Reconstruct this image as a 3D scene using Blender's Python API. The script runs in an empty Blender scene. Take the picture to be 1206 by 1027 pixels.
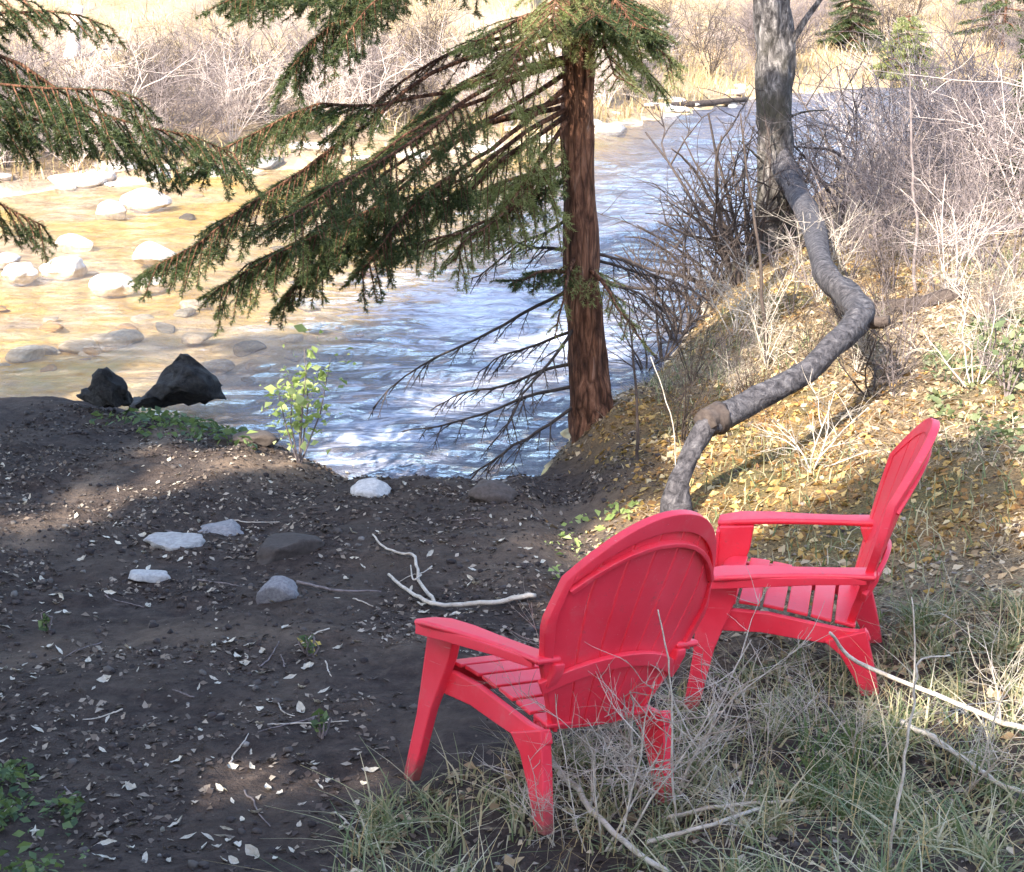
import bpy, math, random
import numpy as np
from mathutils import Vector, Matrix, Quaternion

# ------------------------------------------------------------------ camera, sky, sun, exposure
scene = bpy.context.scene
col = scene.collection
FPX, PITCH, H = 1850.0, math.radians(17.0), 2.79          # focal length in photo pixels, downward pitch, eye height
cam_data = bpy.data.cameras.new('camera')
cam_data.sensor_width = 36.0
cam_data.lens = FPX / 1206.0 * 36.0
cam_data.clip_start, cam_data.clip_end = 0.05, 1000.0
cam = bpy.data.objects.new('camera', cam_data)
cam.location = (0, 0, H)
cam.rotation_euler = (math.radians(90) - PITCH, 0, 0)
col.objects.link(cam)
scene.camera = cam

SUN_EL = math.radians(38.0)
SUN_AZ = Vector((-0.50, -0.87, 0)).normalized()           # towards the sun, on the map
SUN = Vector((SUN_AZ.x * math.cos(SUN_EL), SUN_AZ.y * math.cos(SUN_EL), math.sin(SUN_EL)))
world = bpy.data.worlds.new('World')
scene.world = world
world.use_nodes = True
wn = world.node_tree
sky = wn.nodes.new('ShaderNodeTexSky')
sky.sky_type = 'NISHITA'
sky.sun_disc = False
sky.sun_elevation = SUN_EL
sky.sun_rotation = math.atan2(SUN_AZ.x, SUN_AZ.y)
sky.air_density, sky.dust_density, sky.ozone_density = 1.0, 1.5, 1.0
wn.nodes['Background'].inputs['Strength'].default_value = 0.15
wn.links.new(sky.outputs[0], wn.nodes['Background'].inputs['Color'])
sun_data = bpy.data.lights.new('sun', 'SUN')
sun_data.energy, sun_data.angle, sun_data.color = 3.5, math.radians(0.6), (1.0, 0.93, 0.82)
sun = bpy.data.objects.new('sun', sun_data)
sun.rotation_euler = SUN.to_track_quat('Z', 'Y').to_euler()
sun.location = (0, 0, 30)
col.objects.link(sun)
scene.view_settings.view_transform = 'Standard'
scene.view_settings.look = 'None'
scene.view_settings.gamma = 1.0
scene.view_settings.exposure = 2.3
scene.cycles.max_bounces = 8
scene.cycles.transparent_max_bounces = 12
scene.cycles.use_denoising = True

rng = np.random.default_rng(7)
random.seed(7)

# ------------------------------------------------------------------ noise
_perm = np.random.default_rng(3).permutation(256)
_val = np.random.default_rng(4).random(256) * 2 - 1
def vnoise(x, y, seed=0):
    x = np.asarray(x, float); y = np.asarray(y, float)
    xi = np.floor(x).astype(int); yi = np.floor(y).astype(int)
    fx = x - xi; fy = y - yi
    fx = fx * fx * (3 - 2 * fx); fy = fy * fy * (3 - 2 * fy)
    def g(a, b): return _val[_perm[(_perm[(a + seed * 17) & 255] + b) & 255]]
    return (g(xi, yi) * (1 - fx) + g(xi + 1, yi) * fx) * (1 - fy) + (g(xi, yi + 1) * (1 - fx) + g(xi + 1, yi + 1) * fx) * fy
def fbm(x, y, octaves=4, seed=0):
    s, a = 0, 1
    for k in range(octaves):
        s = s + a * vnoise(x * 2 ** k, y * 2 ** k, seed + k); a *= 0.5
    return s
def sstep(a, b, x):
    t = np.clip((np.asarray(x, float) - a) / (b - a), 0, 1)
    return t * t * (3 - 2 * t)

# ------------------------------------------------------------------ the lie of the land
CP, SP = math.cos(PITCH), math.sin(PITCH)
def ray(u, v):
    a, b = (u - 603.0) / FPX, (v - 513.5) / FPX
    return np.array([a, CP - b * SP, -SP - b * CP])
def at_z(u, v, z):
    d = ray(u, v); t = (z - H) / d[2]
    return np.array([0, 0, H]) + d * t
def at_y(u, v, y):
    d = ray(u, v)
    return np.array([0, 0, H]) + d * (y / d[1])
ZW = -0.80                                                 # water level
near_px = [(-900, 440), (-400, 468), (0, 482), (120, 490), (250, 508), (340, 538), (430, 580), (560, 592), (640, 575), (690, 500),
           (760, 465), (800, 420), (850, 330), (895, 285), (960, 235), (1010, 205), (1080, 180), (1206, 160), (1500, 125)]
far_px = [(-900, 262), (-200, 240), (0, 228), (250, 206), (450, 186), (650, 165), (760, 142), (880, 118), (1000, 106), (1206, 96), (1500, 84)]
NEAR = np.array([at_z(u, v, ZW)[:2] for u, v in near_px])
FAR = np.array([at_z(u, v, ZW)[:2] for u, v in far_px])
def near_y(x): return np.interp(x, NEAR[:, 0], NEAR[:, 1])
def far_y(x): return np.interp(x, FAR[:, 0], FAR[:, 1])
def shore(x, y):
    e = 0.15
    n = near_y(x); sn = (near_y(x + e) - near_y(x - e)) / (2 * e)
    f = far_y(x); sf = (far_y(x + e) - far_y(x - e)) / (2 * e)
    w = 0.10 * fbm(x * 1.3, y * 1.3, 3, 40)
    return (n - y) / np.sqrt(1 + sn * sn) + w, (y - f) / np.sqrt(1 + sf * sf) + w * 3
def shallow(x, y):                                         # 1 in the gravelly shallows on the left, 0 in the fast channel
    return 1 - sstep(-3.0, 0.6, x + 0.22 * (16 - y) + 0.5 * fbm(x * .4, y * .4, 2, 8))
# where the two chairs stand: position, heading, forward tilt, sideways tilt (the ground under them lies the same way)
CHAIRS = [((.180, 4.634, .116), (-.63, .777), 9.0, -10.5), ((1.222, 5.605, .093), (-.97, .235), 7.0, -.6)]
def chair_rot(heading, pitch, roll):
    f = Vector((heading[0], heading[1], 0)).normalized()      # forward is the chair's -y
    q = Matrix(((-f.y, -f.x, 0), (f.x, -f.y, 0), (0, 0, 1))).to_quaternion()
    return q @ Quaternion((1, 0, 0), math.radians(pitch)) @ Quaternion((0, 1, 0), math.radians(roll))
def height(x, y, detail=True):
    x = np.asarray(x, float); y = np.asarray(y, float)
    sn, sf = shore(x, y)
    inland = -0.52 * (1 - np.exp(-np.maximum(y - 4.6, 0) / 4.0)) + 0.27 * np.maximum(4.5 - y, 0) ** 1.0
    rise = np.log1p(np.exp((x - 0.15) * 2.2)) / 2.2
    rise = np.minimum(rise, 3.2 + 0.25 * np.maximum(rise - 3.2, 0))
    inland = inland + (0.225 - 0.11 * sstep(11, 20, y)) * rise
    nearz = ZW + (inland - ZW) * (1 - np.exp(-np.maximum(sn, 0) / 0.45))
    hill = 0.11 * np.maximum(sf, 0) + 0.25 * (1 - np.exp(-np.maximum(sf, 0) / 1.0)) + 0.0009 * np.clip(sf, 0, 60) ** 2
    farz = ZW + hill + sstep(2, 12, sf) * 0.45 * fbm(x * .13, y * .13, 3, 20)
    d = np.minimum(-sn, -sf)
    bed = ZW - (0.13 * shallow(x, y) + 0.55 * (1 - shallow(x, y))) * (1 - np.exp(-np.maximum(d, 0) / 0.8))
    z = np.where(sn > 0, nearz, np.where(sf > 0, farz, bed))
    for loc, hd, pi, ro in CHAIRS:
        n = chair_rot(hd, pi, ro) @ Vector((0, 0, 1))
        cx, cy = loc[0] + .12 * hd[0], loc[1] + .12 * hd[1]
        pl = loc[2] - (n.x * (x - loc[0]) + n.y * (y - loc[1])) / n.z
        w = np.exp(-(((x - cx) ** 2 + (y - cy) ** 2) / .55 ** 2) ** 1.5)
        z = z * (1 - w) + pl * w
    if detail:
        land = np.where(sn > 0, sstep(0, .6, sn), 0)
        z = z + land * (0.035 * fbm(x * 1.1, y * 1.1, 3, 1) + 0.020 * fbm(x * 5, y * 5, 3, 5)) + 0.02 * fbm(x * 2.7, y * 2.7, 3, 12) * (sf > 0)
        z = z + np.where((sn < 0) & (sf < 0), 0.04 * fbm(x * 2.2, y * 2.2, 3, 9), 0)
    return z
def ground_pt(u, v):
    """where the sight line through a photo pixel meets the land"""
    d = ray(u, v); ts = np.linspace(2.5, 120, 6000)
    P = np.array([0, 0, H])[None] + d[None] * ts[:, None]
    z = np.maximum(height(P[:, 0], P[:, 1]), ZW)
    i = int(np.argmax(P[:, 2] <= z))
    return Vector((P[i, 0], P[i, 1], z[i]))
def gz(x, y): return float(height(np.array([x]), np.array([y]))[0])
def normal(x, y):
    e = 0.03
    return Vector((-(gz(x + e, y) - gz(x - e, y)) / (2 * e), -(gz(x, y + e) - gz(x, y - e)) / (2 * e), 1)).normalized()

# ------------------------------------------------------------------ mesh helpers
class MB:
    """collects triangles and quads, builds one mesh"""
    def __init__(s): s.v = []; s.q = []; s.t = []; s.n = 0
    def add(s, v, q=None, t=None):
        v = np.asarray(v, float).reshape(-1, 3)
        if q is not None and len(q): s.q.append(np.asarray(q, int).reshape(-1, 4) + s.n)
        if t is not None and len(t): s.t.append(np.asarray(t, int).reshape(-1, 3) + s.n)
        s.v.append(v); s.n += len(v)
    def mesh(s, name, smooth=True):
        me = bpy.data.meshes.new(name)
        v = np.concatenate(s.v) if s.v else np.zeros((0, 3))
        q = np.concatenate(s.q) if s.q else np.zeros((0, 4), int)
        t = np.concatenate(s.t) if s.t else np.zeros((0, 3), int)
        me.vertices.add(len(v)); me.vertices.foreach_set('co', v.astype(np.float32).ravel())
        me.loops.add(q.size + t.size)
        me.loops.foreach_set('vertex_index', np.concatenate([q.ravel(), t.ravel()]).astype(np.int32))
        me.polygons.add(len(q) + len(t))
        tot = np.concatenate([np.full(len(q), 4), np.full(len(t), 3)]).astype(np.int32)
        me.polygons.foreach_set('loop_start', (np.cumsum(tot) - tot).astype(np.int32))
        if smooth: me.polygons.foreach_set('use_smooth', np.ones(len(tot), bool))
        me.update(calc_edges=True); me.validate()
        return me
    def build(s, name, mat, parent=None, smooth=True):
        return link(name, s.mesh(name, smooth), mat, parent)
def link(name, me, mat=None, parent=None):
    o = bpy.data.objects.new(name, me); col.objects.link(o)
    if mat is not None and not me.materials: me.materials.append(mat)
    if parent is not None: o.parent = parent
    return o
def tag(o, label=None, cat=None, group=None, kind=None):
    if label: o['label'] = label
    if cat: o['category'] = cat
    if group: o['group'] = group
    if kind: o['kind'] = kind
    return o
def empty(name, loc, rz=0, label=None, cat=None, group=None):
    o = bpy.data.objects.new(name, None); col.objects.link(o)
    o.location = loc; o.rotation_euler = (0, 0, rz); o.empty_display_size = .1
    return tag(o, label, cat, group)
def tube(mb, pts, rad, sides=6, cap=True, rough=0.0, seed=0):
    P = np.asarray(pts, float); n = len(P)
    T = np.gradient(P, axis=0); T /= np.linalg.norm(T, axis=1)[:, None] + 1e-9
    a = np.array([0, 0, 1.0]) if abs(T[0][2]) < .9 else np.array([1.0, 0, 0])
    rings = []
    R = np.broadcast_to(np.asarray(rad, float), (n,))
    u = np.cross(a, T[0]); u /= np.linalg.norm(u)
    ang = np.linspace(0, 2 * np.pi, sides, endpoint=False)
    for i in range(n):
        u = u - T[i] * np.dot(u, T[i]); u /= np.linalg.norm(u) + 1e-9
        w = np.cross(T[i], u)
        r = R[i] * (1 + rough * vnoise(ang * 1.9 + seed, np.full(sides, i * .45), 3)) if rough else np.full(sides, R[i])
        rings.append(P[i] + (np.cos(ang) * r)[:, None] * u + (np.sin(ang) * r)[:, None] * w)
    V = np.concatenate(rings)
    i, j = np.meshgrid(np.arange(n - 1), np.arange(sides), indexing='ij')
    k = (j + 1) % sides
    Q = np.stack([i * sides + j, i * sides + k, (i + 1) * sides + k, (i + 1) * sides + j], -1).reshape(-1, 4)
    t = []
    if cap:
        V = np.concatenate([V, P[:1], P[-1:]]); c0, c1 = n * sides, n * sides + 1
        for s in range(sides):
            t.append((c0, (s + 1) % sides, s)); t.append((c1, (n - 1) * sides + s, (n - 1) * sides + (s + 1) % sides))
    mb.add(V, Q, t)
def catmull(pts, n=8):
    P = np.asarray(pts, float); P = np.concatenate([2 * P[:1] - P[1:2], P, 2 * P[-1:] - P[-2:-1]])
    out = []
    for i in range(1, len(P) - 2):
        t = np.linspace(0, 1, n, endpoint=False)[:, None]
        p0, p1, p2, p3 = P[i - 1], P[i], P[i + 1], P[i + 2]
        out.append(.5 * ((2 * p1) + (-p0 + p2) * t + (2 * p0 - 5 * p1 + 4 * p2 - p3) * t ** 2 + (-p0 + 3 * p1 - 3 * p2 + p3) * t ** 3))
    out.append(P[-2:-1])
    return np.concatenate(out)
def grid_faces(ny, nx):
    i, j = np.meshgrid(np.arange(ny - 1), np.arange(nx - 1), indexing='ij')
    return np.stack([i * nx + j, i * nx + j + 1, (i + 1) * nx + j + 1, (i + 1) * nx + j], -1).reshape(-1, 4)

# ------------------------------------------------------------------ materials
def new_mat(name):
    m = bpy.data.materials.new(name); m.use_nodes = True
    nt = m.node_tree; nt.nodes.clear()
    out = nt.nodes.new('ShaderNodeOutputMaterial')
    return m, nt, out
def node(nt, kind, **kw):
    n = nt.nodes.new('ShaderNode' + kind)
    for k, v in kw.items():
        if k in n.inputs: n.inputs[k].default_value = v
        else: setattr(n, k, v)
    return n
def ramp(nt, fac, stops, interp='LINEAR'):
    r = nt.nodes.new('ShaderNodeValToRGB'); r.color_ramp.interpolation = interp
    e = r.color_ramp.elements
    while len(e) < len(stops): e.new(0.5)
    for k, (p, c) in enumerate(stops):
        e[k].position = p; e[k].color = (*c, 1) if len(c) == 3 else c
    nt.links.new(fac, r.inputs[0]); return r.outputs[0]
def mixc(nt, fac, a, b, mode='MIX'):
    m = nt.nodes.new('ShaderNodeMix'); m.data_type = 'RGBA'; m.blend_type = mode
    for s, v in ((m.inputs[0], fac), (m.inputs[6], a), (m.inputs[7], b)):
        if hasattr(v, 'links'): nt.links.new(v, s)
        else: s.default_value = v if isinstance(v, (int, float)) else (*v, 1) if len(v) == 3 else v
    return m.outputs[2]
def math_(nt, op, a, b=0.5, clamp=False):
    m = nt.nodes.new('ShaderNodeMath'); m.operation = op; m.use_clamp = clamp
    for s, v in ((m.inputs[0], a), (m.inputs[1], b)):
        if hasattr(v, 'links'): nt.links.new(v, s)
        else: s.default_value = v
    return m.outputs[0]
def noise(nt, scale, detail=4, rough=.55, vec=None, dist=0.0):
    n = node(nt, 'TexNoise', Scale=scale, Detail=detail, Roughness=rough, Distortion=dist)
    if vec is not None: nt.links.new(vec, n.inputs['Vector'])
    return n.outputs['Fac']
def coords(nt, which='Object'):
    return nt.nodes.new('ShaderNodeTexCoord').outputs[which]
def geo_pos(nt): return nt.nodes.new('ShaderNodeNewGeometry').outputs['Position']
def scaled(nt, vec, s):
    m = nt.nodes.new('ShaderNodeMapping'); m.inputs['Scale'].default_value = s
    nt.links.new(vec, m.inputs['Vector']); return m.outputs[0]
def bump(nt, h, strength=.5, dist=.02):
    b = node(nt, 'Bump', Strength=strength, Distance=dist); nt.links.new(h, b.inputs['Height']); return b.outputs[0]
def principled(nt, out, color, rough=.7, spec=.5, normal=None):
    p = nt.nodes.new('ShaderNodeBsdfPrincipled')
    if hasattr(color, 'links'): nt.links.new(color, p.inputs['Base Color'])
    else: p.inputs['Base Color'].default_value = (*color, 1)
    if hasattr(rough, 'links'): nt.links.new(rough, p.inputs['Roughness'])
    else: p.inputs['Roughness'].default_value = rough
    p.inputs['Specular IOR Level'].default_value = spec
    if normal is not None: nt.links.new(normal, p.inputs['Normal'])
    if out is not None: nt.links.new(p.outputs[0], out.inputs[0])
    return p
M = {}
def attr(nt, name):
    a = nt.nodes.new('ShaderNodeAttribute'); a.attribute_name = name; return a.outputs['Fac']

def mat_ground():
    m, nt, out = new_mat('earth')
    P = geo_pos(nt)
    n1 = noise(nt, 1.7, 5, .6, P); n2 = noise(nt, 14, 6, .65, P); n3 = noise(nt, 70, 4, .6, P)
    soil = ramp(nt, n2, [(.25, (.026, .019, .017)), (.5, (.055, .040, .034)), (.75, (.105, .078, .064))])
    soil = mixc(nt, math_(nt, 'MULTIPLY', ramp(nt, n1, [(.45, (0, 0, 0)), (.7, (1, 1, 1))]), .5), soil, (.12, .088, .066))
    litter = ramp(nt, n3, [(.28, (.05, .035, .022)), (.45, (.17, .105, .05)), (.6, (.30, .19, .08)), (.78, (.42, .30, .17))])
    litter = mixc(nt, ramp(nt, n1, [(.42, (0, 0, 0)), (.62, (.6, .6, .6))]), litter, (.075, .085, .035))
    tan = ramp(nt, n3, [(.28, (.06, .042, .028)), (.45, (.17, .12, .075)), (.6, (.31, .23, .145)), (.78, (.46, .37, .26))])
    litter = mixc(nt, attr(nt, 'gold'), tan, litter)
    farc = ramp(nt, n2, [(.25, (.13, .095, .06)), (.5, (.30, .215, .12)), (.75, (.46, .36, .24))])
    farc = mixc(nt, ramp(nt, noise(nt, .35, 4, .6, P), [(.4, (0, 0, 0)), (.6, (.8, .8, .8))]), farc, (.36, .27, .21))
    vo = node(nt, 'TexVoronoi', Scale=5.5); nt.links.new(P, vo.inputs['Vector'])
    bedc = ramp(nt, noise(nt, 2.6, 5, .65, P), [(.3, (.50, .36, .15)), (.45, (.82, .56, .20)), (.58, (.88, .70, .30)), (.72, (.74, .70, .36))])
    bedc = mixc(nt, .35, bedc, ramp(nt, vo.outputs['Distance'], [(.0, (1, 1, 1)), (.55, (.35, .33, .30))]), 'MULTIPLY')
    bedc = mixc(nt, ramp(nt, noise(nt, .55, 5, .62, P), [(.42, (0, 0, 0)), (.6, (.85, .85, .85))]), bedc, ramp(nt, noise(nt, 4, 5, .65, P), [(.35, (.36, .29, .25)), (.55, (.72, .60, .52)), (.7, (.84, .76, .70))]))
    c = mixc(nt, attr(nt, 'litter'), soil, litter)
    c = mixc(nt, math_(nt, 'MULTIPLY', attr(nt, 'sunlit_tan'), ramp(nt, n2, [(.3, (.5, .5, .5)), (.6, (1, 1, 1))])), c, (.26, .185, .13))
    c = mixc(nt, attr(nt, 'far'), c, farc)
    c = mixc(nt, attr(nt, 'bed'), c, bedc)
    hh = math_(nt, 'ADD', math_(nt, 'MULTIPLY', n2, 1.0), math_(nt, 'MULTIPLY', n3, .35))
    principled(nt, out, c, .95, .15, bump(nt, hh, 1.0, .045))
    return m
M['earth'] = mat_ground()

def mat_water():
    m, nt, out = new_mat('stream_water')
    P = geo_pos(nt)
    Ps = scaled(nt, P, (1.6, 4.2, 1))
    w1 = noise(nt, 1.1, 5, .62, Ps, .8); w2 = noise(nt, 6.5, 4, .6, Ps, .4)
    hh = math_(nt, 'ADD', w1, math_(nt, 'MULTIPLY', w2, .28))
    nor = bump(nt, hh, .85, .16)
    depth = attr(nt, 'depth')
    tr = node(nt, 'BsdfTransparent'); tr.inputs[0].default_value = (.97, .93, .82, 1)
    df = node(nt, 'BsdfDiffuse'); nt.links.new(nor, df.inputs['Normal'])
    deep = ramp(nt, noise(nt, .9, 4, .6, Ps), [(.3, (.06, .062, .085)), (.7, (.15, .152, .195))])
    nt.links.new(deep, df.inputs[0])
    body = nt.nodes.new('ShaderNodeMixShader'); nt.links.new(depth, body.inputs[0]); nt.links.new(tr.outputs[0], body.inputs[1]); nt.links.new(df.outputs[0], body.inputs[2])
    gl = node(nt, 'BsdfGlossy', Roughness=.07); nt.links.new(nor, gl.inputs['Normal']); gl.inputs[0].default_value = (1, 1, 1, 1)
    fr = node(nt, 'Fresnel', IOR=1.33); nt.links.new(nor, fr.inputs['Normal'])
    wat = nt.nodes.new('ShaderNodeMixShader'); nt.links.new(fr.outputs[0], wat.inputs[0]); nt.links.new(body.outputs[0], wat.inputs[1]); nt.links.new(gl.outputs[0], wat.inputs[2])
    fo = node(nt, 'BsdfDiffuse'); fo.inputs[0].default_value = (.62, .65, .76, 1); nt.links.new(nor, fo.inputs['Normal'])
    fm = math_(nt, 'ADD', noise(nt, 1.3, 6, .68, Ps, 1.2), math_(nt, 'MULTIPLY', attr(nt, 'foam'), .30))
    fm = ramp(nt, fm, [(.64, (0, 0, 0)), (.9, (.85, .85, .85))])
    fin = nt.nodes.new('ShaderNodeMixShader'); nt.links.new(fm, fin.inputs[0]); nt.links.new(wat.outputs[0], fin.inputs[1]); nt.links.new(fo.outputs[0], fin.inputs[2])
    nt.links.new(fin.outputs[0], out.inputs[0])
    return m
M['water'] = mat_water()

def mat_bark(name, stops, scale=(14, 14, 2.2), bumpd=.03, extra=None, plates=False):
    m, nt, out = new_mat(name)
    O = coords(nt); S = scaled(nt, O, scale)
    n = noise(nt, 1.6, 7, .7, S, .6)
    c = ramp(nt, n, stops)
    if plates:
        vb = node(nt, 'TexVoronoi', Scale=1.6, Randomness=1.0); vb.feature = 'DISTANCE_TO_EDGE'; nt.links.new(S, vb.inputs['Vector'])
        cr = ramp(nt, vb.outputs['Distance'], [(.0, (.3, .3, .3)), (.16, (1, 1, 1))])
        c = mixc(nt, .75, c, cr, 'MULTIPLY'); n = math_(nt, 'ADD', n, math_(nt, 'MULTIPLY', cr, .4))
    if extra: c = mixc(nt, ramp(nt, noise(nt, 1.1, 4, .6, O), [(.45, (0, 0, 0)), (.6, (1, 1, 1))]), c, extra)
    principled(nt, out, c, .9, .2, bump(nt, n, 1.0, bumpd))
    return m
M['spruce_bark'] = mat_bark('spruce_bark', [(.32, (.04, .022, .016)), (.48, (.14, .062, .036)), (.6, (.28, .135, .08)), (.74, (.46, .33, .26))], plates=True)
M['grey_bark'] = mat_bark('grey_bark', [(.36, (.024, .021, .02)), (.46, (.085, .075, .072)), (.55, (.18, .16, .15)), (.65, (.44, .39, .36))], (9, 9, 4), .06, (.07, .062, .045))
M['smooth_bark'] = mat_bark('smooth_grey_bark', [(.32, (.018, .016, .018)), (.45, (.055, .05, .054)), (.58, (.11, .10, .104)), (.74, (.24, .22, .215))], (13, 13, 13), .03)
M['dead_wood'] = mat_bark('dead_wood', [(.3, (.03, .022, .02)), (.6, (.085, .065, .055))], (12, 12, 12), .006)
M['pale_wood'] = mat_bark('pale_wood', [(.3, (.30, .24, .18)), (.6, (.58, .51, .43))], (12, 12, 12), .005)
M['brush_wood'] = mat_bark('brush_wood', [(.3, (.09, .072, .07)), (.6, (.24, .195, .185))], (12, 12, 12), .005)
M['bleached_wood'] = mat_bark('bleached_wood', [(.3, (.34, .26, .22)), (.6, (.62, .53, .47))], (12, 12, 12), .005)

def mat_leafy(name, stops, transl=.35, rough=.6, nscale=1.5, tcol=None):
    """foliage: colour varies from blade to blade and from clump to clump"""
    m, nt, out = new_mat(name)
    g = nt.nodes.new('ShaderNodeNewGeometry')
    f = math_(nt, 'ADD', math_(nt, 'MULTIPLY', g.outputs['Random Per Island'], .6), math_(nt, 'MULTIPLY', noise(nt, nscale, 3, .6, g.outputs['Position']), .55))
    c = ramp(nt, f, stops)
    p = principled(nt, None, c, rough, .3)
    tl = node(nt, 'BsdfTranslucent'); nt.links.new(mixc(nt, .5, c, tcol or (.35, .42, .08)), tl.inputs[0])
    mx = nt.nodes.new('ShaderNodeMixShader'); mx.inputs[0].default_value = transl
    nt.links.new(p.outputs[0], mx.inputs[1]); nt.links.new(tl.outputs[0], mx.inputs[2]); nt.links.new(mx.outputs[0], out.inputs[0])
    return m
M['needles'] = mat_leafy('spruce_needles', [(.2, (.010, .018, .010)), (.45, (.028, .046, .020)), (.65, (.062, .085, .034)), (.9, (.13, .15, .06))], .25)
M['lit_needles'] = mat_leafy('sunlit_spruce_needles', [(.2, (.09, .11, .04)), (.5, (.22, .24, .09)), (.9, (.44, .43, .22))], .5)  # paler copy of the needles, sunlight put into the colour
M['brown_needles'] = mat_leafy('dead_needles', [(.2, (.03, .02, .012)), (.6, (.09, .06, .03)), (.9, (.17, .13, .06))], .2, tcol=(.2, .12, .04))
M['blade'] = mat_leafy('grass_blades', [(.15, (.06, .085, .045)), (.4, (.13, .17, .08)), (.58, (.24, .24, .13)), (.75, (.42, .36, .22)), (.95, (.58, .52, .38))], .25, nscale=2.5)
M['straw'] = mat_leafy('dry_grass', [(.2, (.16, .11, .06)), (.45, (.36, .26, .13)), (.65, (.52, .40, .2)), (.9, (.62, .51, .34))], .3, nscale=.35, tcol=(.7, .5, .2))
M['herb'] = mat_leafy('green_herbs', [(.2, (.022, .045, .024)), (.5, (.055, .095, .045)), (.9, (.16, .22, .08))], .3)
M['litter_leaf'] = mat_leafy('autumn_leaves', [(.15, (.06, .032, .016)), (.32, (.18, .09, .035)), (.48, (.28, .15, .05)), (.66, (.46, .29, .09)), (.82, (.55, .40, .17)), (.95, (.64, .54, .36))], .25, .7, 1.2, (.6, .4, .08))
M['tan_leaf'] = mat_leafy('tan_leaves', [(.15, (.07, .045, .028)), (.4, (.22, .15, .085)), (.6, (.40, .29, .17)), (.8, (.55, .43, .28)), (.95, (.68, .58, .46))], .15, .8, 1.2, (.4, .3, .2))
M['pale_straw'] = mat_leafy('matted_straw', [(.2, (.14, .10, .06)), (.45, (.30, .22, .135)), (.65, (.46, .36, .23)), (.9, (.62, .53, .40))], .2, .8, .8, (.4, .3, .2))
M['pale_herb'] = mat_leafy('bank_herbs', [(.2, (.06, .085, .04)), (.5, (.14, .17, .08)), (.9, (.30, .31, .17))], .3)
M['clod'] = mat_leafy('clods', [(.2, (.022, .017, .017)), (.6, (.055, .043, .04)), (.85, (.10, .085, .075)), (.97, (.26, .24, .22))], .0, .95)
M['debris'] = mat_leafy('rotting_debris', [(.2, (.02, .015, .014)), (.5, (.07, .05, .042)), (.72, (.17, .13, .10)), (.95, (.46, .39, .31))], .1, .9, 2.0, (.2, .15, .1))
M['sapling_leaf'] = mat_leafy('sapling_leaves', [(.2, (.22, .30, .08)), (.6, (.42, .50, .17)), (.9, (.6, .64, .3))], .45)

def mat_solid(name, c1, c2, rough=.8, scale=6, spec=.3, bumpd=.01, rnd=.45):
    m, nt, out = new_mat(name)
    O = coords(nt); n = noise(nt, scale, 6, .65, O)
    c = ramp(nt, n, [(.3, c1), (.7, c2)])
    if rnd:
        oi = nt.nodes.new('ShaderNodeObjectInfo')
        v = ramp(nt, oi.outputs['Random'], [(0, (rnd, rnd * .97, rnd * .95)), (1, (1, 1, 1))])
        c = mixc(nt, 1.0, c, v, 'MULTIPLY')
    principled(nt, out, c, rough, spec, bump(nt, n, .6, bumpd)); return m
M['pale_stone'] = mat_solid('pale_stone', (.36, .34, .33), (.66, .63, .60), .85, 5)
M['river_stone'] = mat_solid('river_stone', (.46, .38, .32), (.80, .74, .68), .7, 4, rnd=.7)
M['rust_stone'] = mat_solid('rust_stone', (.40, .26, .13), (.66, .46, .26), .7, 4, rnd=.7)
M['brown_stone'] = mat_solid('brown_stone', (.075, .06, .052), (.15, .12, .105), .9, 6)
M['grey_stone'] = mat_solid('grey_stone', (.17, .165, .175), (.36, .34, .34), .9, 7)
M['dark_stone'] = mat_solid('dark_stone', (.010, .010, .011), (.075, .070, .066), .75, 5, .3, .08)
M['dry_leaf'] = mat_solid('dry_leaf', (.52, .45, .34), (.80, .75, .64), .8, 3, .2, .02, .7)
M['yellow_leaf'] = mat_solid('yellow_leaf', (.50, .36, .07), (.68, .54, .16), .7, 30, .2, .002)

def mat_plastic():
    m, nt, out = new_mat('red_plastic')
    O = coords(nt)
    n = noise(nt, 4, 5, .6, O); n2 = noise(nt, 90, 3, .6, O)
    c = ramp(nt, n, [(.3, (.80, .024, .050)), (.7, (.90, .055, .090))])
    c = mixc(nt, ramp(nt, noise(nt, 9, 7, .72, O), [(.54, (0, 0, 0)), (.74, (.24, .24, .24))]), c, (.70, .24, .24))     # chalky fading
    c = mixc(nt, ramp(nt, noise(nt, 23, 6, .75, O), [(.60, (0, 0, 0)), (.74, (.5, .5, .5))]), c, (.24, .10, .08))      # dust and grime
    scr = noise(nt, 1, 4, .6, scaled(nt, O, (160, 9, 160)))
    c = mixc(nt, ramp(nt, scr, [(.66, (0, 0, 0)), (.72, (.35, .35, .35))]), c, (.75, .35, .34))                          # scratches
    sx = nt.nodes.new('ShaderNodeSeparateXYZ'); nt.links.new(O, sx.inputs[0])
    mud = math_(nt, 'ADD', math_(nt, 'MULTIPLY', sx.outputs['Z'], -7.0), math_(nt, 'MULTIPLY', noise(nt, 14, 5, .7, O), 1.5))
    c = mixc(nt, ramp(nt, mud, [(.15, (0, 0, 0)), (.75, (.8, .8, .8))]), c, (.10, .07, .055))                             # splashed mud on the feet
    r = ramp(nt, n, [(.3, (.38, .38, .38)), (.7, (.62, .62, .62))])
    principled(nt, out, c, r, .5, bump(nt, n2, .15, .002)); return m
M['red'] = mat_plastic()

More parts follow.
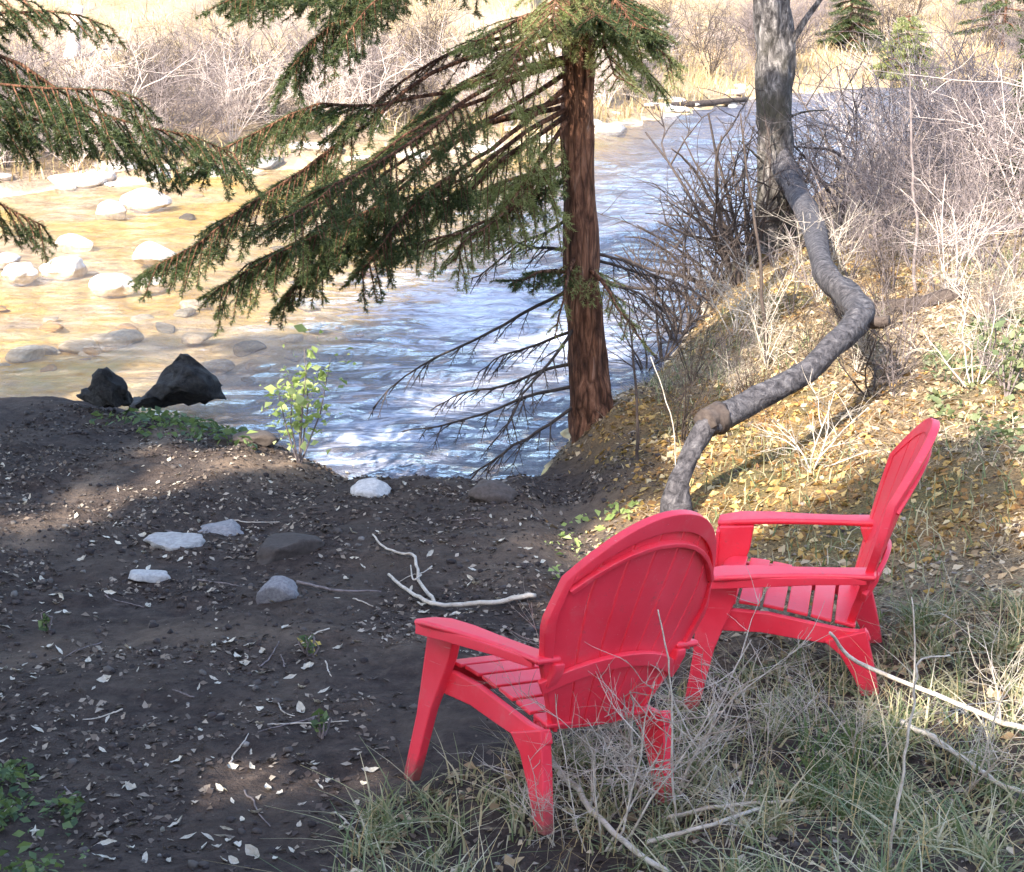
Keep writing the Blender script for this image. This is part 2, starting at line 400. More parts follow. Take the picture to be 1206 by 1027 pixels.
# ------------------------------------------------------------------ ground sheet
def axis(lo, a, b, hi, step, grow):
    inner = list(np.arange(a, b, step)); out = []; p, s = b, step
    while p < hi: out.append(p); s *= grow; p += s
    out.append(hi); left = []; p, s = a, step
    while p > lo: s *= grow; p -= s; left.append(max(p, lo))
    return np.array(sorted(set(left + inner + out)))
gx = axis(-160, -4.2, 5.2, 160, .05, 1.05); gy = axis(-40, 3.8, 13.5, 220, .05, 1.035)
X, Y = np.meshgrid(gx, gy)
Z = height(X, Y)
sn, sf = shore(X, Y)
mb = MB(); mb.add(np.stack([X, Y, Z], -1), grid_faces(len(gy), len(gx)))
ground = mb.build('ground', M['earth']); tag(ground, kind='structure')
def litter_mask(x, y):
    """leaf fall thickens up the bank to the right"""
    e = 0.75 * (x - 0.55) + 0.10 * (y - 8.5) + 0.30 * fbm(x * 1.2, y * 1.2, 3, 30)
    return sstep(-.15, .55, e) * sstep(5.2, 6.6, y + .25 * fbm(x, y, 2, 31))
def set_attr(o, name, arr):
    a = o.data.attributes.new(name, 'FLOAT', 'POINT'); a.data.foreach_set('value', np.asarray(arr, np.float32).ravel())
set_attr(ground, 'litter', litter_mask(X, Y))
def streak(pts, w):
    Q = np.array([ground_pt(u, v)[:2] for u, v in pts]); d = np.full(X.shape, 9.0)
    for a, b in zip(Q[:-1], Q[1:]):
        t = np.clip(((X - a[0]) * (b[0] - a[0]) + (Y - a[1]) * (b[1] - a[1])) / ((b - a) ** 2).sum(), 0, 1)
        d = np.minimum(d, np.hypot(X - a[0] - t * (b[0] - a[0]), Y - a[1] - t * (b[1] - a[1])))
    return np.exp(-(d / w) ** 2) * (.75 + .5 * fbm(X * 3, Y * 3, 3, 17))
sunlit_tan = .75 * streak([(30, 640), (100, 570), (140, 540), (185, 518), (222, 506)], .13) + .7 * streak([(300, 555), (350, 548)], .3) + .6 * streak([(610, 660), (650, 625), (700, 610)], .35) + .35 * streak([(40, 770), (200, 750), (470, 756)], .2)  # tan ground; the trail's sunlight is painted into the soil colour
set_attr(ground, 'sunlit_tan', np.clip(sunlit_tan, 0, 1))
set_attr(ground, 'far', np.where(sf > -.3, 1.0, 0.0))
set_attr(ground, 'bed', np.where((sn < .05) & (sf < .1), 1.0, 0.0))

# ------------------------------------------------------------------ water sheet
wx = axis(-60, -9, 9, 60, .09, 1.06); wy = axis(8.5, 9.5, 24, 62, .09, 1.02)
WX, WY = np.meshgrid(wx, wy)
turb = sstep(-3.4, 0, WX + .22 * (16 - WY))
WZ = ZW + (0.012 + .03 * turb) * fbm(WX * 1.3, WY * 3.0, 3, 60) + .012 * turb * fbm(WX * 4, WY * 8, 2, 64)
mb = MB(); mb.add(np.stack([WX, WY, WZ], -1), grid_faces(len(wy), len(wx)))
water = mb.build('water', M['water']); tag(water, kind='structure')
dep = 1 - shallow(WX, WY)
s1, s2 = shore(WX, WY)
set_attr(water, 'depth', np.clip(.04 + .90 * dep, 0, 1))
fo = np.exp(-(((WX + .5) / 1.5) ** 2 + ((WY - 16.5) / 2.2) ** 2)) + .8 * np.exp(-(((WX + 1.0) / 1.0) ** 2 + ((WY - 12.0) / 1.6) ** 2)) \
     + .55 * np.exp(-(((WX - .7) / .8) ** 2 + ((WY - 14.3) / 1.5) ** 2)) + .25 * np.exp(-(((WX - 2.0) / 2.0) ** 2 + ((WY - 26) / 6) ** 2))
set_attr(water, 'foam', fo)

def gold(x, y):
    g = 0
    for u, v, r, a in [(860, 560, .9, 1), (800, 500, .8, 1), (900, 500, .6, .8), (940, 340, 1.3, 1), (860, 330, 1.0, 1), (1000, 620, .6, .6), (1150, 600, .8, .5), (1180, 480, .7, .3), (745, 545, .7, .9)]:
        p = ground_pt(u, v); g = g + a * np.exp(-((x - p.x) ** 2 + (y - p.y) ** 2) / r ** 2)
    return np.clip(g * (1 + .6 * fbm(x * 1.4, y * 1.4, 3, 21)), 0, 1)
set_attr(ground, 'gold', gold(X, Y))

# ------------------------------------------------------------------ spruce building blocks
def needle_mesh(mb, P0, P1, dens, length, width, r):
    P0 = np.asarray(P0, float); P1 = np.asarray(P1, float)
    if not len(P0): return
    L = np.linalg.norm(P1 - P0, axis=1)
    cnt = np.maximum((L * dens).astype(int), 1)
    idx = np.repeat(np.arange(len(L)), cnt); n = len(idx)
    t = r.random(n)[:, None]
    base = P0[idx] * (1 - t) + P1[idx] * t
    ax = (P1 - P0)[idx] / (L[idx][:, None] + 1e-9)
    rnd = r.normal(size=(n, 3)); side = np.cross(ax, rnd); side /= np.linalg.norm(side, axis=1)[:, None] + 1e-9
    d = ax * .62 + side * .8; d /= np.linalg.norm(d, axis=1)[:, None]
    wv = np.cross(d, r.normal(size=(n, 3))); wv /= np.linalg.norm(wv, axis=1)[:, None] + 1e-9
    ln = (length * (.7 + .6 * r.random(n)))[:, None]; wd = width * (.7 + .6 * r.random(n))[:, None]
    V = np.stack([base - wv * wd, base + wv * wd, base + d * ln], 1).reshape(-1, 3)
    mb.add(V, None, np.arange(n * 3).reshape(-1, 3))
def limb(tree, p0, p1, bow=.12, twig=.42, n_twig=26, dens=240, seed=0, r0=.022, droop=.35, mat='needles', start=.12, bare=False, nl=.028, nw=.0024):
    """one bough: a woody axis with side twigs, and its needles as a piece of the bough"""
    r = np.random.default_rng(1000 + seed)
    p0 = np.asarray(p0, float); p1 = np.asarray(p1, float)
    L = np.linalg.norm(p1 - p0); k = 14
    t = np.linspace(0, 1, k)[:, None]
    path = p0 * (1 - t) + p1 * t + np.array([0, 0, bow * L]) * np.sin(t * np.pi) + np.cumsum(r.normal(0, .020 * L, (k, 3)), 0) * t * .6 + np.array([0, 0, .03 * L]) * np.sin(t * np.pi * r.uniform(2, 3.4) + r.uniform(0, 6)) * t
    wood = MB(); tube(wood, path, np.linspace(r0, .004, k), 6)
    A, B = [], []
    main = path[-1] - path[0]; main /= np.linalg.norm(main)
    sidev = np.cross(main, [0, 0, 1]); sidev /= np.linalg.norm(sidev) + 1e-9
    for i in range(n_twig):
        f = start + (1 - start) * (i + r.random()) / n_twig
        q = f * (k - 1); a = int(min(q, k - 2)); b = path[a] * (1 - (q - a)) + path[a + 1] * (q - a)
        loc = path[a + 1] - path[a]; loc /= np.linalg.norm(loc)
        sg = 1 if i % 2 else -1
        d = loc * (.55 + .3 * r.random()) + sidev * sg * (.55 + .5 * r.random()) + np.array([0, 0, -droop * (.4 + 1.2 * r.random())])
        d /= np.linalg.norm(d)
        ln = twig * (1.05 - .55 * f) * (.55 + .7 * r.random())
        e = b + d * ln + np.array([0, 0, -.12 * droop * ln])
        mid = (b + e) / 2 + np.array([0, 0, .04 * ln])
        tube(wood, [b, mid, e], [.006, .004, .002], 4, False)
        A += [b + (mid - b) * .2, mid]; B += [mid, e]
        for s in range(int(3 + ln * 9)):
            g = .2 + .75 * r.random(); c = b + (e - b) * g
            sd = np.cross(d, [0, 0, 1]) * (1 if s % 2 else -1)
            dd = d * .7 + sd * (.5 + .4 * r.random()) + np.array([0, 0, -droop * r.random()]); dd /= np.linalg.norm(dd)
            ee = c + dd * ln * (.25 + .25 * r.random()) * (1.2 - g)
            A.append(c); B.append(ee)
            if bare: tube(wood, [c, ee], [.003, .0015], 3, False)
    for i in range(int(k * .45), k - 1): A.append(path[i]); B.append(path[i + 1])
    w = wood.build('branch', M['dead_wood'] if bare else M['spruce_bark'], tree)
    if not bare:
        nm = MB(); needle_mesh(nm, A, B, dens, nl, nw, r)
        nm.build('needles', M[mat], w, smooth=False)
    return w
def trunk_mesh(pts, radii, sides=20, rough=.16, seed=0, n=7):
    P = catmull(pts, n); R = np.interp(np.linspace(0, 1, len(P)), np.linspace(0, 1, len(radii)), radii)
    mb = MB(); tube(mb, P, R, sides, True, rough, seed); return mb
def upper_crown(tree, base, z0, z1, rad0, seed, n_limb=70, lf=.16, count=120, mat='needles', rad_pow=.9):
    """the whorls above: boughs of needle sprays thinning to the tip"""
    r = np.random.default_rng(seed); wood = MB(); nm = MB()
    A, B = [], []
    for i in range(n_limb):
        f = (i + r.random()) / n_limb; z = z0 + (z1 - z0) * f
        a = i * 2.4 + r.normal(0, .3); R = rad0 * (1 - f) ** rad_pow * (.75 + .4 * r.random()) + .15
        p = np.array([base[0], base[1], z]); d = np.array([math.cos(a), math.sin(a), -.18 - .1 * r.random()])
        e = p + d * R; tube(wood, [p, (p + e) / 2 + [0, 0, .06 * R], e], [.03, .018, .005], 4, False)
        m = int(count * R / rad0) + 8
        for s in range(m):
            g = .12 + .88 * r.random() ** .8
            c = p + (e - p) * g; sd = np.array([-d[1], d[0], 0]) * r.choice([-1, 1]) * (.6 + .5 * r.random())
            dd = d * .6 + sd + np.array([0, 0, -.35 * r.random()]); dd /= np.linalg.norm(dd)
            A.append(c); B.append(c + dd * (.2 + .5 * (1 - g) * R * .5))
    wood.build('branches', M['spruce_bark'], tree)
    needle_mesh(nm, A, B, 34, lf, .016, r)
    return nm.build('crown', M[mat], tree, smooth=False)

# ------------------------------------------------------------------ the spruce at the water's edge
tb = ground_pt(704, 492)
TX, TY, TZ = tb.x, tb.y, tb.z - .12
def trunk_at(v):          # centre of its trunk at the height seen at photo row v
    return at_y(680 + (v / 508.0) ** 3 * 20, v, TY)
spruce = empty('spruce_tree', (0, 0, 0), 0, 'large spruce with reddish brown trunk growing at the edge of the stream', 'tree')
top = trunk_at(0); lean = (top - trunk_at(250)) / (top[2] - trunk_at(250)[2])
tp = [(TX + .02, TY, TZ - .1), tuple(trunk_at(470)), tuple(trunk_at(400)), tuple(trunk_at(300)), tuple(trunk_at(150)), tuple(top),
      tuple(top + lean * 3), tuple(top + lean * 6), tuple(top + lean * 9.5)]
P = catmull(tp, 9); hgt = P[:, 2] - P[0, 2]
R = .134 * (1 - hgt / 14.5) + .09 * np.exp(-hgt / .30)
mb = MB(); tube(mb, P, R, 28, True, .13, 5); mb.build('trunk', M['spruce_bark'], spruce)
def T(v): return trunk_at(v)
def pt(u, v, dy): return at_y(u, v, TY + dy)
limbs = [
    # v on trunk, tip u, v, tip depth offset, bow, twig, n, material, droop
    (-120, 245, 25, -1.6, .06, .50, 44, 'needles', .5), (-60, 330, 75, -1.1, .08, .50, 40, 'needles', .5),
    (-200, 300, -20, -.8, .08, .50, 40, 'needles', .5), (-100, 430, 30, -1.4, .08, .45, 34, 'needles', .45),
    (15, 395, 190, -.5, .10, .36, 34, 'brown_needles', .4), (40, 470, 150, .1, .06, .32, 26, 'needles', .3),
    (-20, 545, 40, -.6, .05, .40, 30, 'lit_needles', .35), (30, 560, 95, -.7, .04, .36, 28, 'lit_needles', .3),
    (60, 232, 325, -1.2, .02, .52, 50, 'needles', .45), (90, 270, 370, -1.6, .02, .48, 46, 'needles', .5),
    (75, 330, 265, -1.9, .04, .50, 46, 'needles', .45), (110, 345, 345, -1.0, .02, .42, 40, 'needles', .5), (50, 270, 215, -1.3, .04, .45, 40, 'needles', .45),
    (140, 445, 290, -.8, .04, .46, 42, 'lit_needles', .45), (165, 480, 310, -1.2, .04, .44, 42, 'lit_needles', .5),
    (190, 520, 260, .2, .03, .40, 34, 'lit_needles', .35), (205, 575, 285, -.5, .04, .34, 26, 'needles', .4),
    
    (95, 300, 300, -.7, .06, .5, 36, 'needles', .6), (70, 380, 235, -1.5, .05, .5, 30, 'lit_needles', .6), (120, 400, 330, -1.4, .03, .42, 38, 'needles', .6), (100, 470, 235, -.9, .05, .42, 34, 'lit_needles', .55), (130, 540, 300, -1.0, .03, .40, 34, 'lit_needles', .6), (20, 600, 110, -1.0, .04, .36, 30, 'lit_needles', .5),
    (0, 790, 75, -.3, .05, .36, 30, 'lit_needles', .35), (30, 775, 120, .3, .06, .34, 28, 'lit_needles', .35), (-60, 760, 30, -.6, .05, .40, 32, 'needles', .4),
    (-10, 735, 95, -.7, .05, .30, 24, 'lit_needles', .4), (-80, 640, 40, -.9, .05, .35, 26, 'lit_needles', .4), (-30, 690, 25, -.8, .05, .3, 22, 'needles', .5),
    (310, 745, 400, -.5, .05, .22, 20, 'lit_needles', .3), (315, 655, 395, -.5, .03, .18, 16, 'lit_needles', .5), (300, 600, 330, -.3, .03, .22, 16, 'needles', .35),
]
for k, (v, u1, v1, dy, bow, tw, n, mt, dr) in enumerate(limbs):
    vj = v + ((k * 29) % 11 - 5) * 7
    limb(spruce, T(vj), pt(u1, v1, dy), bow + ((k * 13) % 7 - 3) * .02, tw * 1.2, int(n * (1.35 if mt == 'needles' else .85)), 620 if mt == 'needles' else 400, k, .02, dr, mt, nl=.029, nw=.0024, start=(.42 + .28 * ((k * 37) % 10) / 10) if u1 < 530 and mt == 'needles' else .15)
for k, (v, u1, v1, dy) in enumerate([(335, 462, 452, -.2), (425, 510, 480, .1), (450, 500, 520, -.4), (385, 560, 440, .2), (465, 540, 590, -.5), (300, 575, 292, .2),
                                     (295, 800, 330, .1), (305, 830, 345, .6), (320, 780, 365, -.2), (250, 560, 330, .4), (370, 600, 520, -.6)]):
    limb(spruce, T(v), pt(u1, v1, dy), .03, .34, 14, 0, 60 + k, .015, .5, bare=True, start=.25)
upper_crown(spruce, top[:2], top[2] + 1.8, top[2] + 9.8, 1.7, 51, 40, .12, 70)

# ------------------------------------------------------------------ spruce on the left bank, one bough reaching into view
def big_spruce(x, y, h, rad, seed, label, z0=2.2, n_limb=80, group=None):
    z = gz(x, y)
    t = empty('spruce_tree', (0, 0, 0), 0, label, 'tree', group)
    trunk_mesh([(x, y, z - .2), (x + .02, y, z + h * .3), (x, y + .03, z + h * .6), (x, y, z + h)], [.2, .17, .1, .02], 14, .1, seed).build('trunk', M['spruce_bark'], t)
    upper_crown(t, (x, y), z + z0, z + h, rad, seed, n_limb, .20, 130)
    return t
LS = big_spruce(-4.7, 9.2, 11, 1.5, 71, 'dark spruce whose drooping bough enters at upper left of photo', 4.0, 60)
for k, (z, u1, v1, y1, bow, n, dr, tw) in enumerate([(2.35, 312, 165, 9.0, .05, 52, .75, .55), (2.2, 150, 150, 8.6, .05, 44, .9, .55), (2.0, 60, 180, 8.9, .03, 36, .95, .5),
                                                     (1.7, 85, 235, 9.3, .0, 34, .8, .42), (2.5, 120, 40, 9.6, .05, 24, .5, .4), (2.6, 40, 20, 9.4, .03, 26, .6, .45), (2.1, 225, 190, 9.4, .04, 36, .9, .42)]):
    limb(LS, (-4.7, 9.2, z), at_y(u1, v1, y1), bow, tw * 1.1, int(n * 1.5), 600, 120 + k, .022, dr, 'needles', start=.1, nl=.029, nw=.0024)
# unseen grove added to shade the bank, behind and left of the viewpoint
for k, (x, y, h, rad, z0) in enumerate([(-5.0, 1.2, 9.4, 2.4, 1.6), (-8.0, 2.6, 11.5, 2.4, 2.0), (-6.6, -2.0, 11.4, 2.5, 2.0), (-3.7, -2.5, 8.0, 2.2, 1.6), (-1.7, -3.6, 6.6, 1.7, 2.2), (-10.6, 3.2, 10.0, 2.3, 2.0)]):
    big_spruce(x, y, h, rad, 200 + k, 'tall dense unseen spruce added to shade the near bank', z0, 90, 'unseen spruces added to shade the near bank')

# ------------------------------------------------------------------ bare trees on the right bank
ct = empty('crooked_tree', (0, 0, 0), 0, 'grey crooked trunk bent in an S, rising behind the red chairs', 'tree')
base = ground_pt(795, 612)
ub = ground_pt(912, 296)
D_ = ub.y - base.y
cq = [(793, 612, 0, 74), (797, 580, .03, 38), (806, 552, .08, 30), (818, 525, .15, 30), (832, 502, .22, 34), (846, 492, .28, 44), (885, 473, .45, 38), (925, 452, .62, 36), (952, 436, .75, 36), (985, 405, 1.0, 38), (1006, 383, 1.3, 42),
      (1012, 368, 1.6, 44), (1000, 350, 2.0, 40), (978, 330, 2.5, 36), (966, 305, .40 * D_, 34), (960, 275, .58 * D_, 34), (950, 248, .76 * D_, 34), (938, 225, .90 * D_, 36), (926, 200, .97 * D_, 38), (917, 172, D_, 34), (913, 130, D_, 20)]
cp = [tuple(base + Vector((0, 0, -.15)))] + [tuple(at_y(u, v, base.y + dy)) for u, v, dy, w in cq[1:]]
CR = [w * .73 / 2 * (base.y + dy) / CP / FPX for u, v, dy, w in cq]
trunk_mesh(cp, CR, 18, .22, 9, 5).build('trunk', M['smooth_bark'], ct)
def stick(name, pts, r0, r1, mat, parent=None, sides=6, rough=.1, n=6):
    P = catmull(pts, n); rr_ = np.random.default_rng(int(abs(P[0][0] * 977 + P[-1][2] * 613)) + 1); L_ = np.linalg.norm(P[-1] - P[0])
    P[1:] += np.cumsum(rr_.normal(0, .006 * L_ ** .7, (len(P) - 1, 3)), 0) * np.linspace(1, .3, len(P) - 1)[:, None]
    mb = MB(); tube(mb, P, np.linspace(r0, r1, len(P)), sides, True, rough, int(abs(P[0][0]) * 100))
    return mb.build(name, mat, parent)
stick('branch', [at_y(1010, 374, base.y + 1.5), at_y(1030, 378, base.y + 1.45), at_y(1047, 377, base.y + 1.4)], .05, .035, M['dead_wood'], ct, 8, .2)
stick('branch', [at_y(850, 492, base.y + .3), at_y(838, 494, base.y + .25), at_y(828, 497, base.y + .2)], .085, .07, M['dead_wood'], ct, 10, .25)
ut = empty('cottonwood_tree', (0, 0, 0), 0, 'upright tree with mottled grey bark behind the crooked trunk', 'tree')
trunk_mesh([tuple(ub + Vector((0, 0, -.2))), tuple(at_y(913, 230, ub.y)), tuple(at_y(914, 130, ub.y)), tuple(at_y(912, 40, ub.y)), tuple(at_y(905, -60, ub.y)), tuple(at_y(915, -250, ub.y)), tuple(at_y(900, -600, ub.y + .5))],
           [.20, .19, .185, .18, .165, .14, .05], 22, .26, 3).build('trunk', M['grey_bark'], ut)
for k, (v, u1, v1, r) in enumerate([(80, 1010, -60, .05), (-40, 800, -150, .05), (-150, 1050, -330, .06), (-220, 780, -420, .06), (-330, 1000, -560, .05), (150, 975, 130, .02), (200, 870, 165, .02)]):
    a = at_y(910, v, ub.y); b = at_y(u1, v1, ub.y + random.uniform(-.5, .5)); m_ = (a + b) / 2 + np.array([0, 0, .05 * (k % 2)])
    stick('branch', [a, m_, b], r, r * .25, M['grey_bark'], ut)

# ------------------------------------------------------------------ bare brush
def shrub_mesh(name, h, n_stem, spread, seed, levels=2, r0=.012, kids=5, wob=.10, arch=.0):
    r = np.random.default_rng(seed); mb = MB()
    def grow(p, d, L, rad, lev):
        n = 5; pts = [p]
        for i in range(n):
            d = d + r.normal(0, wob, 3) + np.array([0, 0, .03 - arch * .12]); d /= np.linalg.norm(d)
            pts.append(pts[-1] + d * L / n)
        tube(mb, pts, np.linspace(rad, rad * .35, n + 1), 4 if lev == levels else 3, False)
        if lev > 0:
            for i in range(kids):
                g = .25 + .7 * r.random(); q = g * n; a = min(int(q), n - 1)
                c = pts[a] + (pts[a + 1] - pts[a]) * (q - a)
                dd = d * .55 + r.normal(0, .55, 3); dd[2] = dd[2] * .6 + .15; dd /= np.linalg.norm(dd)
                grow(c, dd, L * (.35 + .3 * r.random()), rad * .5, lev - 1)
    for i in range(n_stem):
        a = r.random() * 6.283; s = spread * (.3 + .9 * r.random())
        d = np.array([math.cos(a) * s, math.sin(a) * s, 1.0]); d /= np.linalg.norm(d)
        grow(np.array([math.cos(a), math.sin(a), 0]) * .06 * r.random() - np.array([0, 0, .04]), d, h * (.6 + .5 * r.random()), r0 * (.6 + .6 * r.random()), levels)
    return mb.mesh(name)
MESH_IN = {}
def place(name, me, mat, pos, rz, sc, label, cat, group=None, parts=None):
    o = bpy.data.objects.new(name, me); col.objects.link(o)
    key = (me.name, mat.name)
    if key not in MESH_IN:
        c_ = me.copy(); c_.materials.clear(); c_.materials.append(mat); MESH_IN[key] = c_
    o.data = MESH_IN[key]
    o.location = pos; o.rotation_euler = (0, 0, rz); o.scale = (sc, sc, sc)
    return tag(o, label, cat, group)
thicket = [shrub_mesh('stems', 1.5, 9, .55, 300 + k, 2, .012, 5) for k in range(4)]
dark_br = [shrub_mesh('stems', 1.3, 6, .8, 320 + k, 2, .016, 4, .16) for k in range(3)]
farsh = [shrub_mesh('stems', 2.0, 14, .75, 340 + k, 2, .015, 6, .12) for k in range(4)]
for k, (u, v, s) in enumerate([(1010, 262, 1.0), (1050, 280, 1.05), (1085, 255, 1.2), (1120, 275, 1.1), (1150, 240, 1.2), (1185, 265, 1.2), (1225, 280, 1.3), (1000, 300, .75), (1075, 315, .8), (1160, 320, .8), (1110, 210, 1.3), (1200, 215, 1.4), (1050, 222, 1.1), (980, 285, .8), (1030, 305, .9), (1135, 305, .9), (1195, 330, .8), (1095, 235, 1.2), (1020, 240, 1.0), (1170, 205, 1.4), (1075, 200, 1.2), (1130, 250, 1.1), (1000, 330, .5), (1050, 345, .55), (1120, 350, .6)]):
    place('bare_shrub', thicket[k % 4], M['brush_wood'] if k % 6 else M['bleached_wood'], ground_pt(u, v), k * 1.7, s, ('grey' if k % 6 else 'bleached') + ' leafless shrub in the thicket ' + ('nearest the crooked trunk' if u < 1045 else 'in its middle' if u < 1140 else 'by the frame edge'), 'shrub', 'thicket on the right bank')
for k, (u, v, s, lb) in enumerate([(858, 318, 1.0, 'dark leafless shrub leaning over the water left of the mottled trunk'), (800, 395, .75, 'dark tangled dead brush just right of the spruce trunk'),
                                   (935, 262, .9, 'dark leafless shrub behind the crooked trunk top'), (885, 300, 1.15, 'dark leafless shrub at the foot of the mottled trunk'), (760, 440, .55, 'low dark brush between spruce trunk and leaf covered bank'), (985, 268, 1.1, 'dark leafless shrub right of the mottled trunk over the water'), (830, 350, .8, 'dark brush on the bank edge above the golden leaves'), (1010, 235, 1.3, 'dark tangled shrub at the far end of the thicket'), (880, 325, 1.2, 'tall dark shrub just left of the mottled trunk base'), (780, 420, .8, 'dark tangle at the waterline behind the spruce trunk'), (868, 335, 1.35, 'largest dark shrub between spruce and mottled trunk'), (842, 352, 1.15, 'dark spreading shrub on the bank edge over the stream'), (815, 385, 1.0, 'dark shrub at the bend of the shoreline'), (795, 405, .7, 'low dark shrub near the thin dark stem')]):
    place('bare_shrub', dark_br[k % 3], M['dead_wood'], ground_pt(u, v), .8 + k * 2.1, s, lb, 'shrub')
for k, (pts, rr, lb) in enumerate([([(1010, 262), (975, 225), (950, 190), (925, 165)], .03, 'dark dead limb slanting over the water beside the mottled trunk'), ([(1060, 262), (1010, 205), (985, 178), (940, 172)], .03, 'long dark limb arching from the thicket over the water'),
                                  ([(1040, 240), (1020, 190), (1050, 160), (1085, 152)], .025, 'dark bent limb in the thicket above the water'), ([(880, 310), (845, 250), (815, 200), (790, 175)], .025, 'dark slanting dead limb left of the mottled trunk'), ([(840, 350), (800, 310), (765, 285), (735, 280)], .02, 'low dark dead limb reaching the spruce trunk'), ([(865, 330), (850, 260), (846, 210), (852, 160)], .028, 'upright dark dead stem over the stream'), ([(850, 340), (815, 330), (770, 318), (725, 300)], .03, 'thick dark limb lying low behind the spruce trunk'), ([(830, 365), (800, 345), (750, 340), (712, 330)], .028, 'second low dark limb behind the spruce trunk'), ([(880, 320), (850, 290), (810, 278), (775, 262)], .024, 'crooked dark limb above the lavender water')]):
    b = ground_pt(*pts[0])
    tag(stick('dead_limb', [tuple(b - Vector((0, 0, .1)))] + [tuple(at_y(u, v, b.y - .2 * i)) for i, (u, v) in enumerate(pts[1:])], rr, rr * .3, M['dead_wood'], None, 7, .2), lb, 'branch')
for k in range(30):
    u = rng.uniform(800, 1210); v = rng.uniform(335, 560)
    if v > 470 and u > 1000: v -= 90
    place('bare_weed', [*thicket, *dark_br][k % 7], [M['brush_wood'], M['pale_wood'], M['dead_wood']][k % 3], ground_pt(u, v), k * 2.3, rng.uniform(.22, .5), ['grey', 'pale', 'dark'][k % 3] + ' twiggy dead plant on the leaf covered bank ' + ('beside the crooked trunk' if u < 1000 else 'toward the frame edge'), 'plant', 'dead plants on the right bank')
# long single stems leaning over the water
for k, (pts, rr, lb) in enumerate([([(872, 330, 0), (862, 270, .1), (835, 215, .2), (805, 160, .3)], .022, 'dark bare sapling leaning left over the stream'),
                                  ([(860, 300, 0), (835, 265, .1), (800, 252, .1), (760, 250, .2)], .02, 'dark arched dead branch reaching over the stream'),
                                  ([(905, 430, 0), (900, 330, .1), (890, 230, .2), (876, 130, .2)], .018, 'thin straight stem standing before the mottled trunk'),
                                  ([(1080, 345, 0), (1078, 260, .05), (1072, 150, .1), (1070, 80, .1)], .016, 'thin pale upright stem in the thicket'),
                                  ([(750, 545, 0), (748, 470, .05), (741, 400, .1), (738, 350, .1)], .012, 'thin dark stem standing right of the spruce trunk base')]):
    b = ground_pt(pts[0][0], pts[0][1])
    o = stick('sapling', [tuple(b - Vector((0, 0, .1)))] + [tuple(at_y(u, v, b.y + dy)) for u, v, dy in pts[1:]], rr, rr * .3, M['brush_wood'] if k == 3 else M['dead_wood'])
    tag(o, lb, 'sapling')
lg = [ground_pt(1022, 378), ground_pt(1080, 364), ground_pt(1140, 350)]
tag(stick('fallen_log', [tuple(p + Vector((0, 0, .04))) for p in lg], .07, .05, M['dead_wood'], None, 10, .25), 'dark fallen log lying right of the crooked trunk bend', 'log')
lg = [ground_pt(1100, 300), ground_pt(1150, 285), ground_pt(1215, 278)]
tag(stick('fallen_log', [tuple(p + Vector((0, 0, .1))) for p in lg], .03, .03, M['brush_wood'], None, 8, .2), 'thin grey pole lying in the thicket by the frame edge', 'log')

# ------------------------------------------------------------------ far bank
for k in range(110):
    u = rng.uniform(-80, 1290); v0 = np.interp(u, [p[0] for p in far_px], [p[1] for p in far_px])
    p = ground_pt(u, v0 - rng.uniform(22, 95) * (1 if k % 3 else .6))
    place('bare_shrub', farsh[k % 4], [M['bleached_wood'], M['dead_wood'], M['brush_wood'], M['brush_wood'], M['dead_wood'], M['brush_wood']][k % 6], p, rng.uniform(0, 6), rng.uniform(.4, 1.05), ['pale', 'dark', 'brownish', 'brownish', 'dark', 'brownish'][k % 6] + ' leafless shrub on the far bank ' + ('by the broken tree' if u < 180 else 'above the drooping bough tip' if u < 330 else 'behind the spruce boughs' if u < 640 else 'between spruce trunk and mottled trunk' if u < 890 else 'right of the mottled trunk'), 'shrub', 'shrubs on the far bank')
for k, (u0, v0, u1, v1, rr, lb) in enumerate([(84, 72, 92, 8, .17, 'pale broken tree trunk standing on the far bank at upper left'), (770, 128, 880, 122, .09, 'dark log lying along the far shore'), (640, 60, 790, 30, .08, 'pale log lying on the far hillside')]):
    a = ground_pt(u0, v0); b = at_y(u1, v1, a.y + .5) if k != 1 else np.array(ground_pt(u1, v1)) + [0, 0, .1]
    tag(stick('broken_tree' if k == 0 else 'fallen_log', [tuple(a), tuple((np.array(a) + b) / 2 + [0, 0, .05]), tuple(b)], rr, rr * .7, M['bleached_wood'] if k != 1 else M['dead_wood'], None, 10, .2), lb, 'log' if k else 'trunk')
def blades(mb, P, hgt, wid, r, lean=.5, segs=2):
    """curved grass blades from root points"""
    n = len(P); a = r.random(n) * 6.283; h = hgt * (.35 + 1.2 * r.random(n) ** 1.5); ln = lean * r.random(n) * h
    d = np.stack([np.cos(a), np.sin(a), np.zeros(n)], 1); s = np.stack([-np.sin(a), np.cos(a), np.zeros(n)], 1)
    b = r.random(n) * 6.283; s = np.stack([np.cos(b), np.sin(b), np.zeros(n)], 1)
    w = (wid * (.6 + .8 * r.random(n)))[:, None]; up = np.array([0, 0, 1.0])
    rows = []
    for k in range(segs + 1):
        t = k / segs
        c = P + up * (h * (t - .25 * t * t))[:, None] + d * (ln * t * t)[:, None]
        rows += [c - s * w * (1 - .85 * t), c + s * w * (1 - .85 * t)]
    m = 2 * (segs + 1); V = np.stack(rows, 1).reshape(-1, 3); base = np.arange(n)[:, None] * m
    q = np.concatenate([base + np.array([2 * k, 2 * k + 1, 2 * k + 3, 2 * k + 2]) for k in range(segs)])
    mb.add(V, q)
n = 26000
fx = rng.uniform(-16, 26, n); fy = far_y(fx) + rng.exponential(9, n) + .2
fz = height(fx, fy); keep = fbm(fx * .35, fy * .35, 3, 77) > -.25
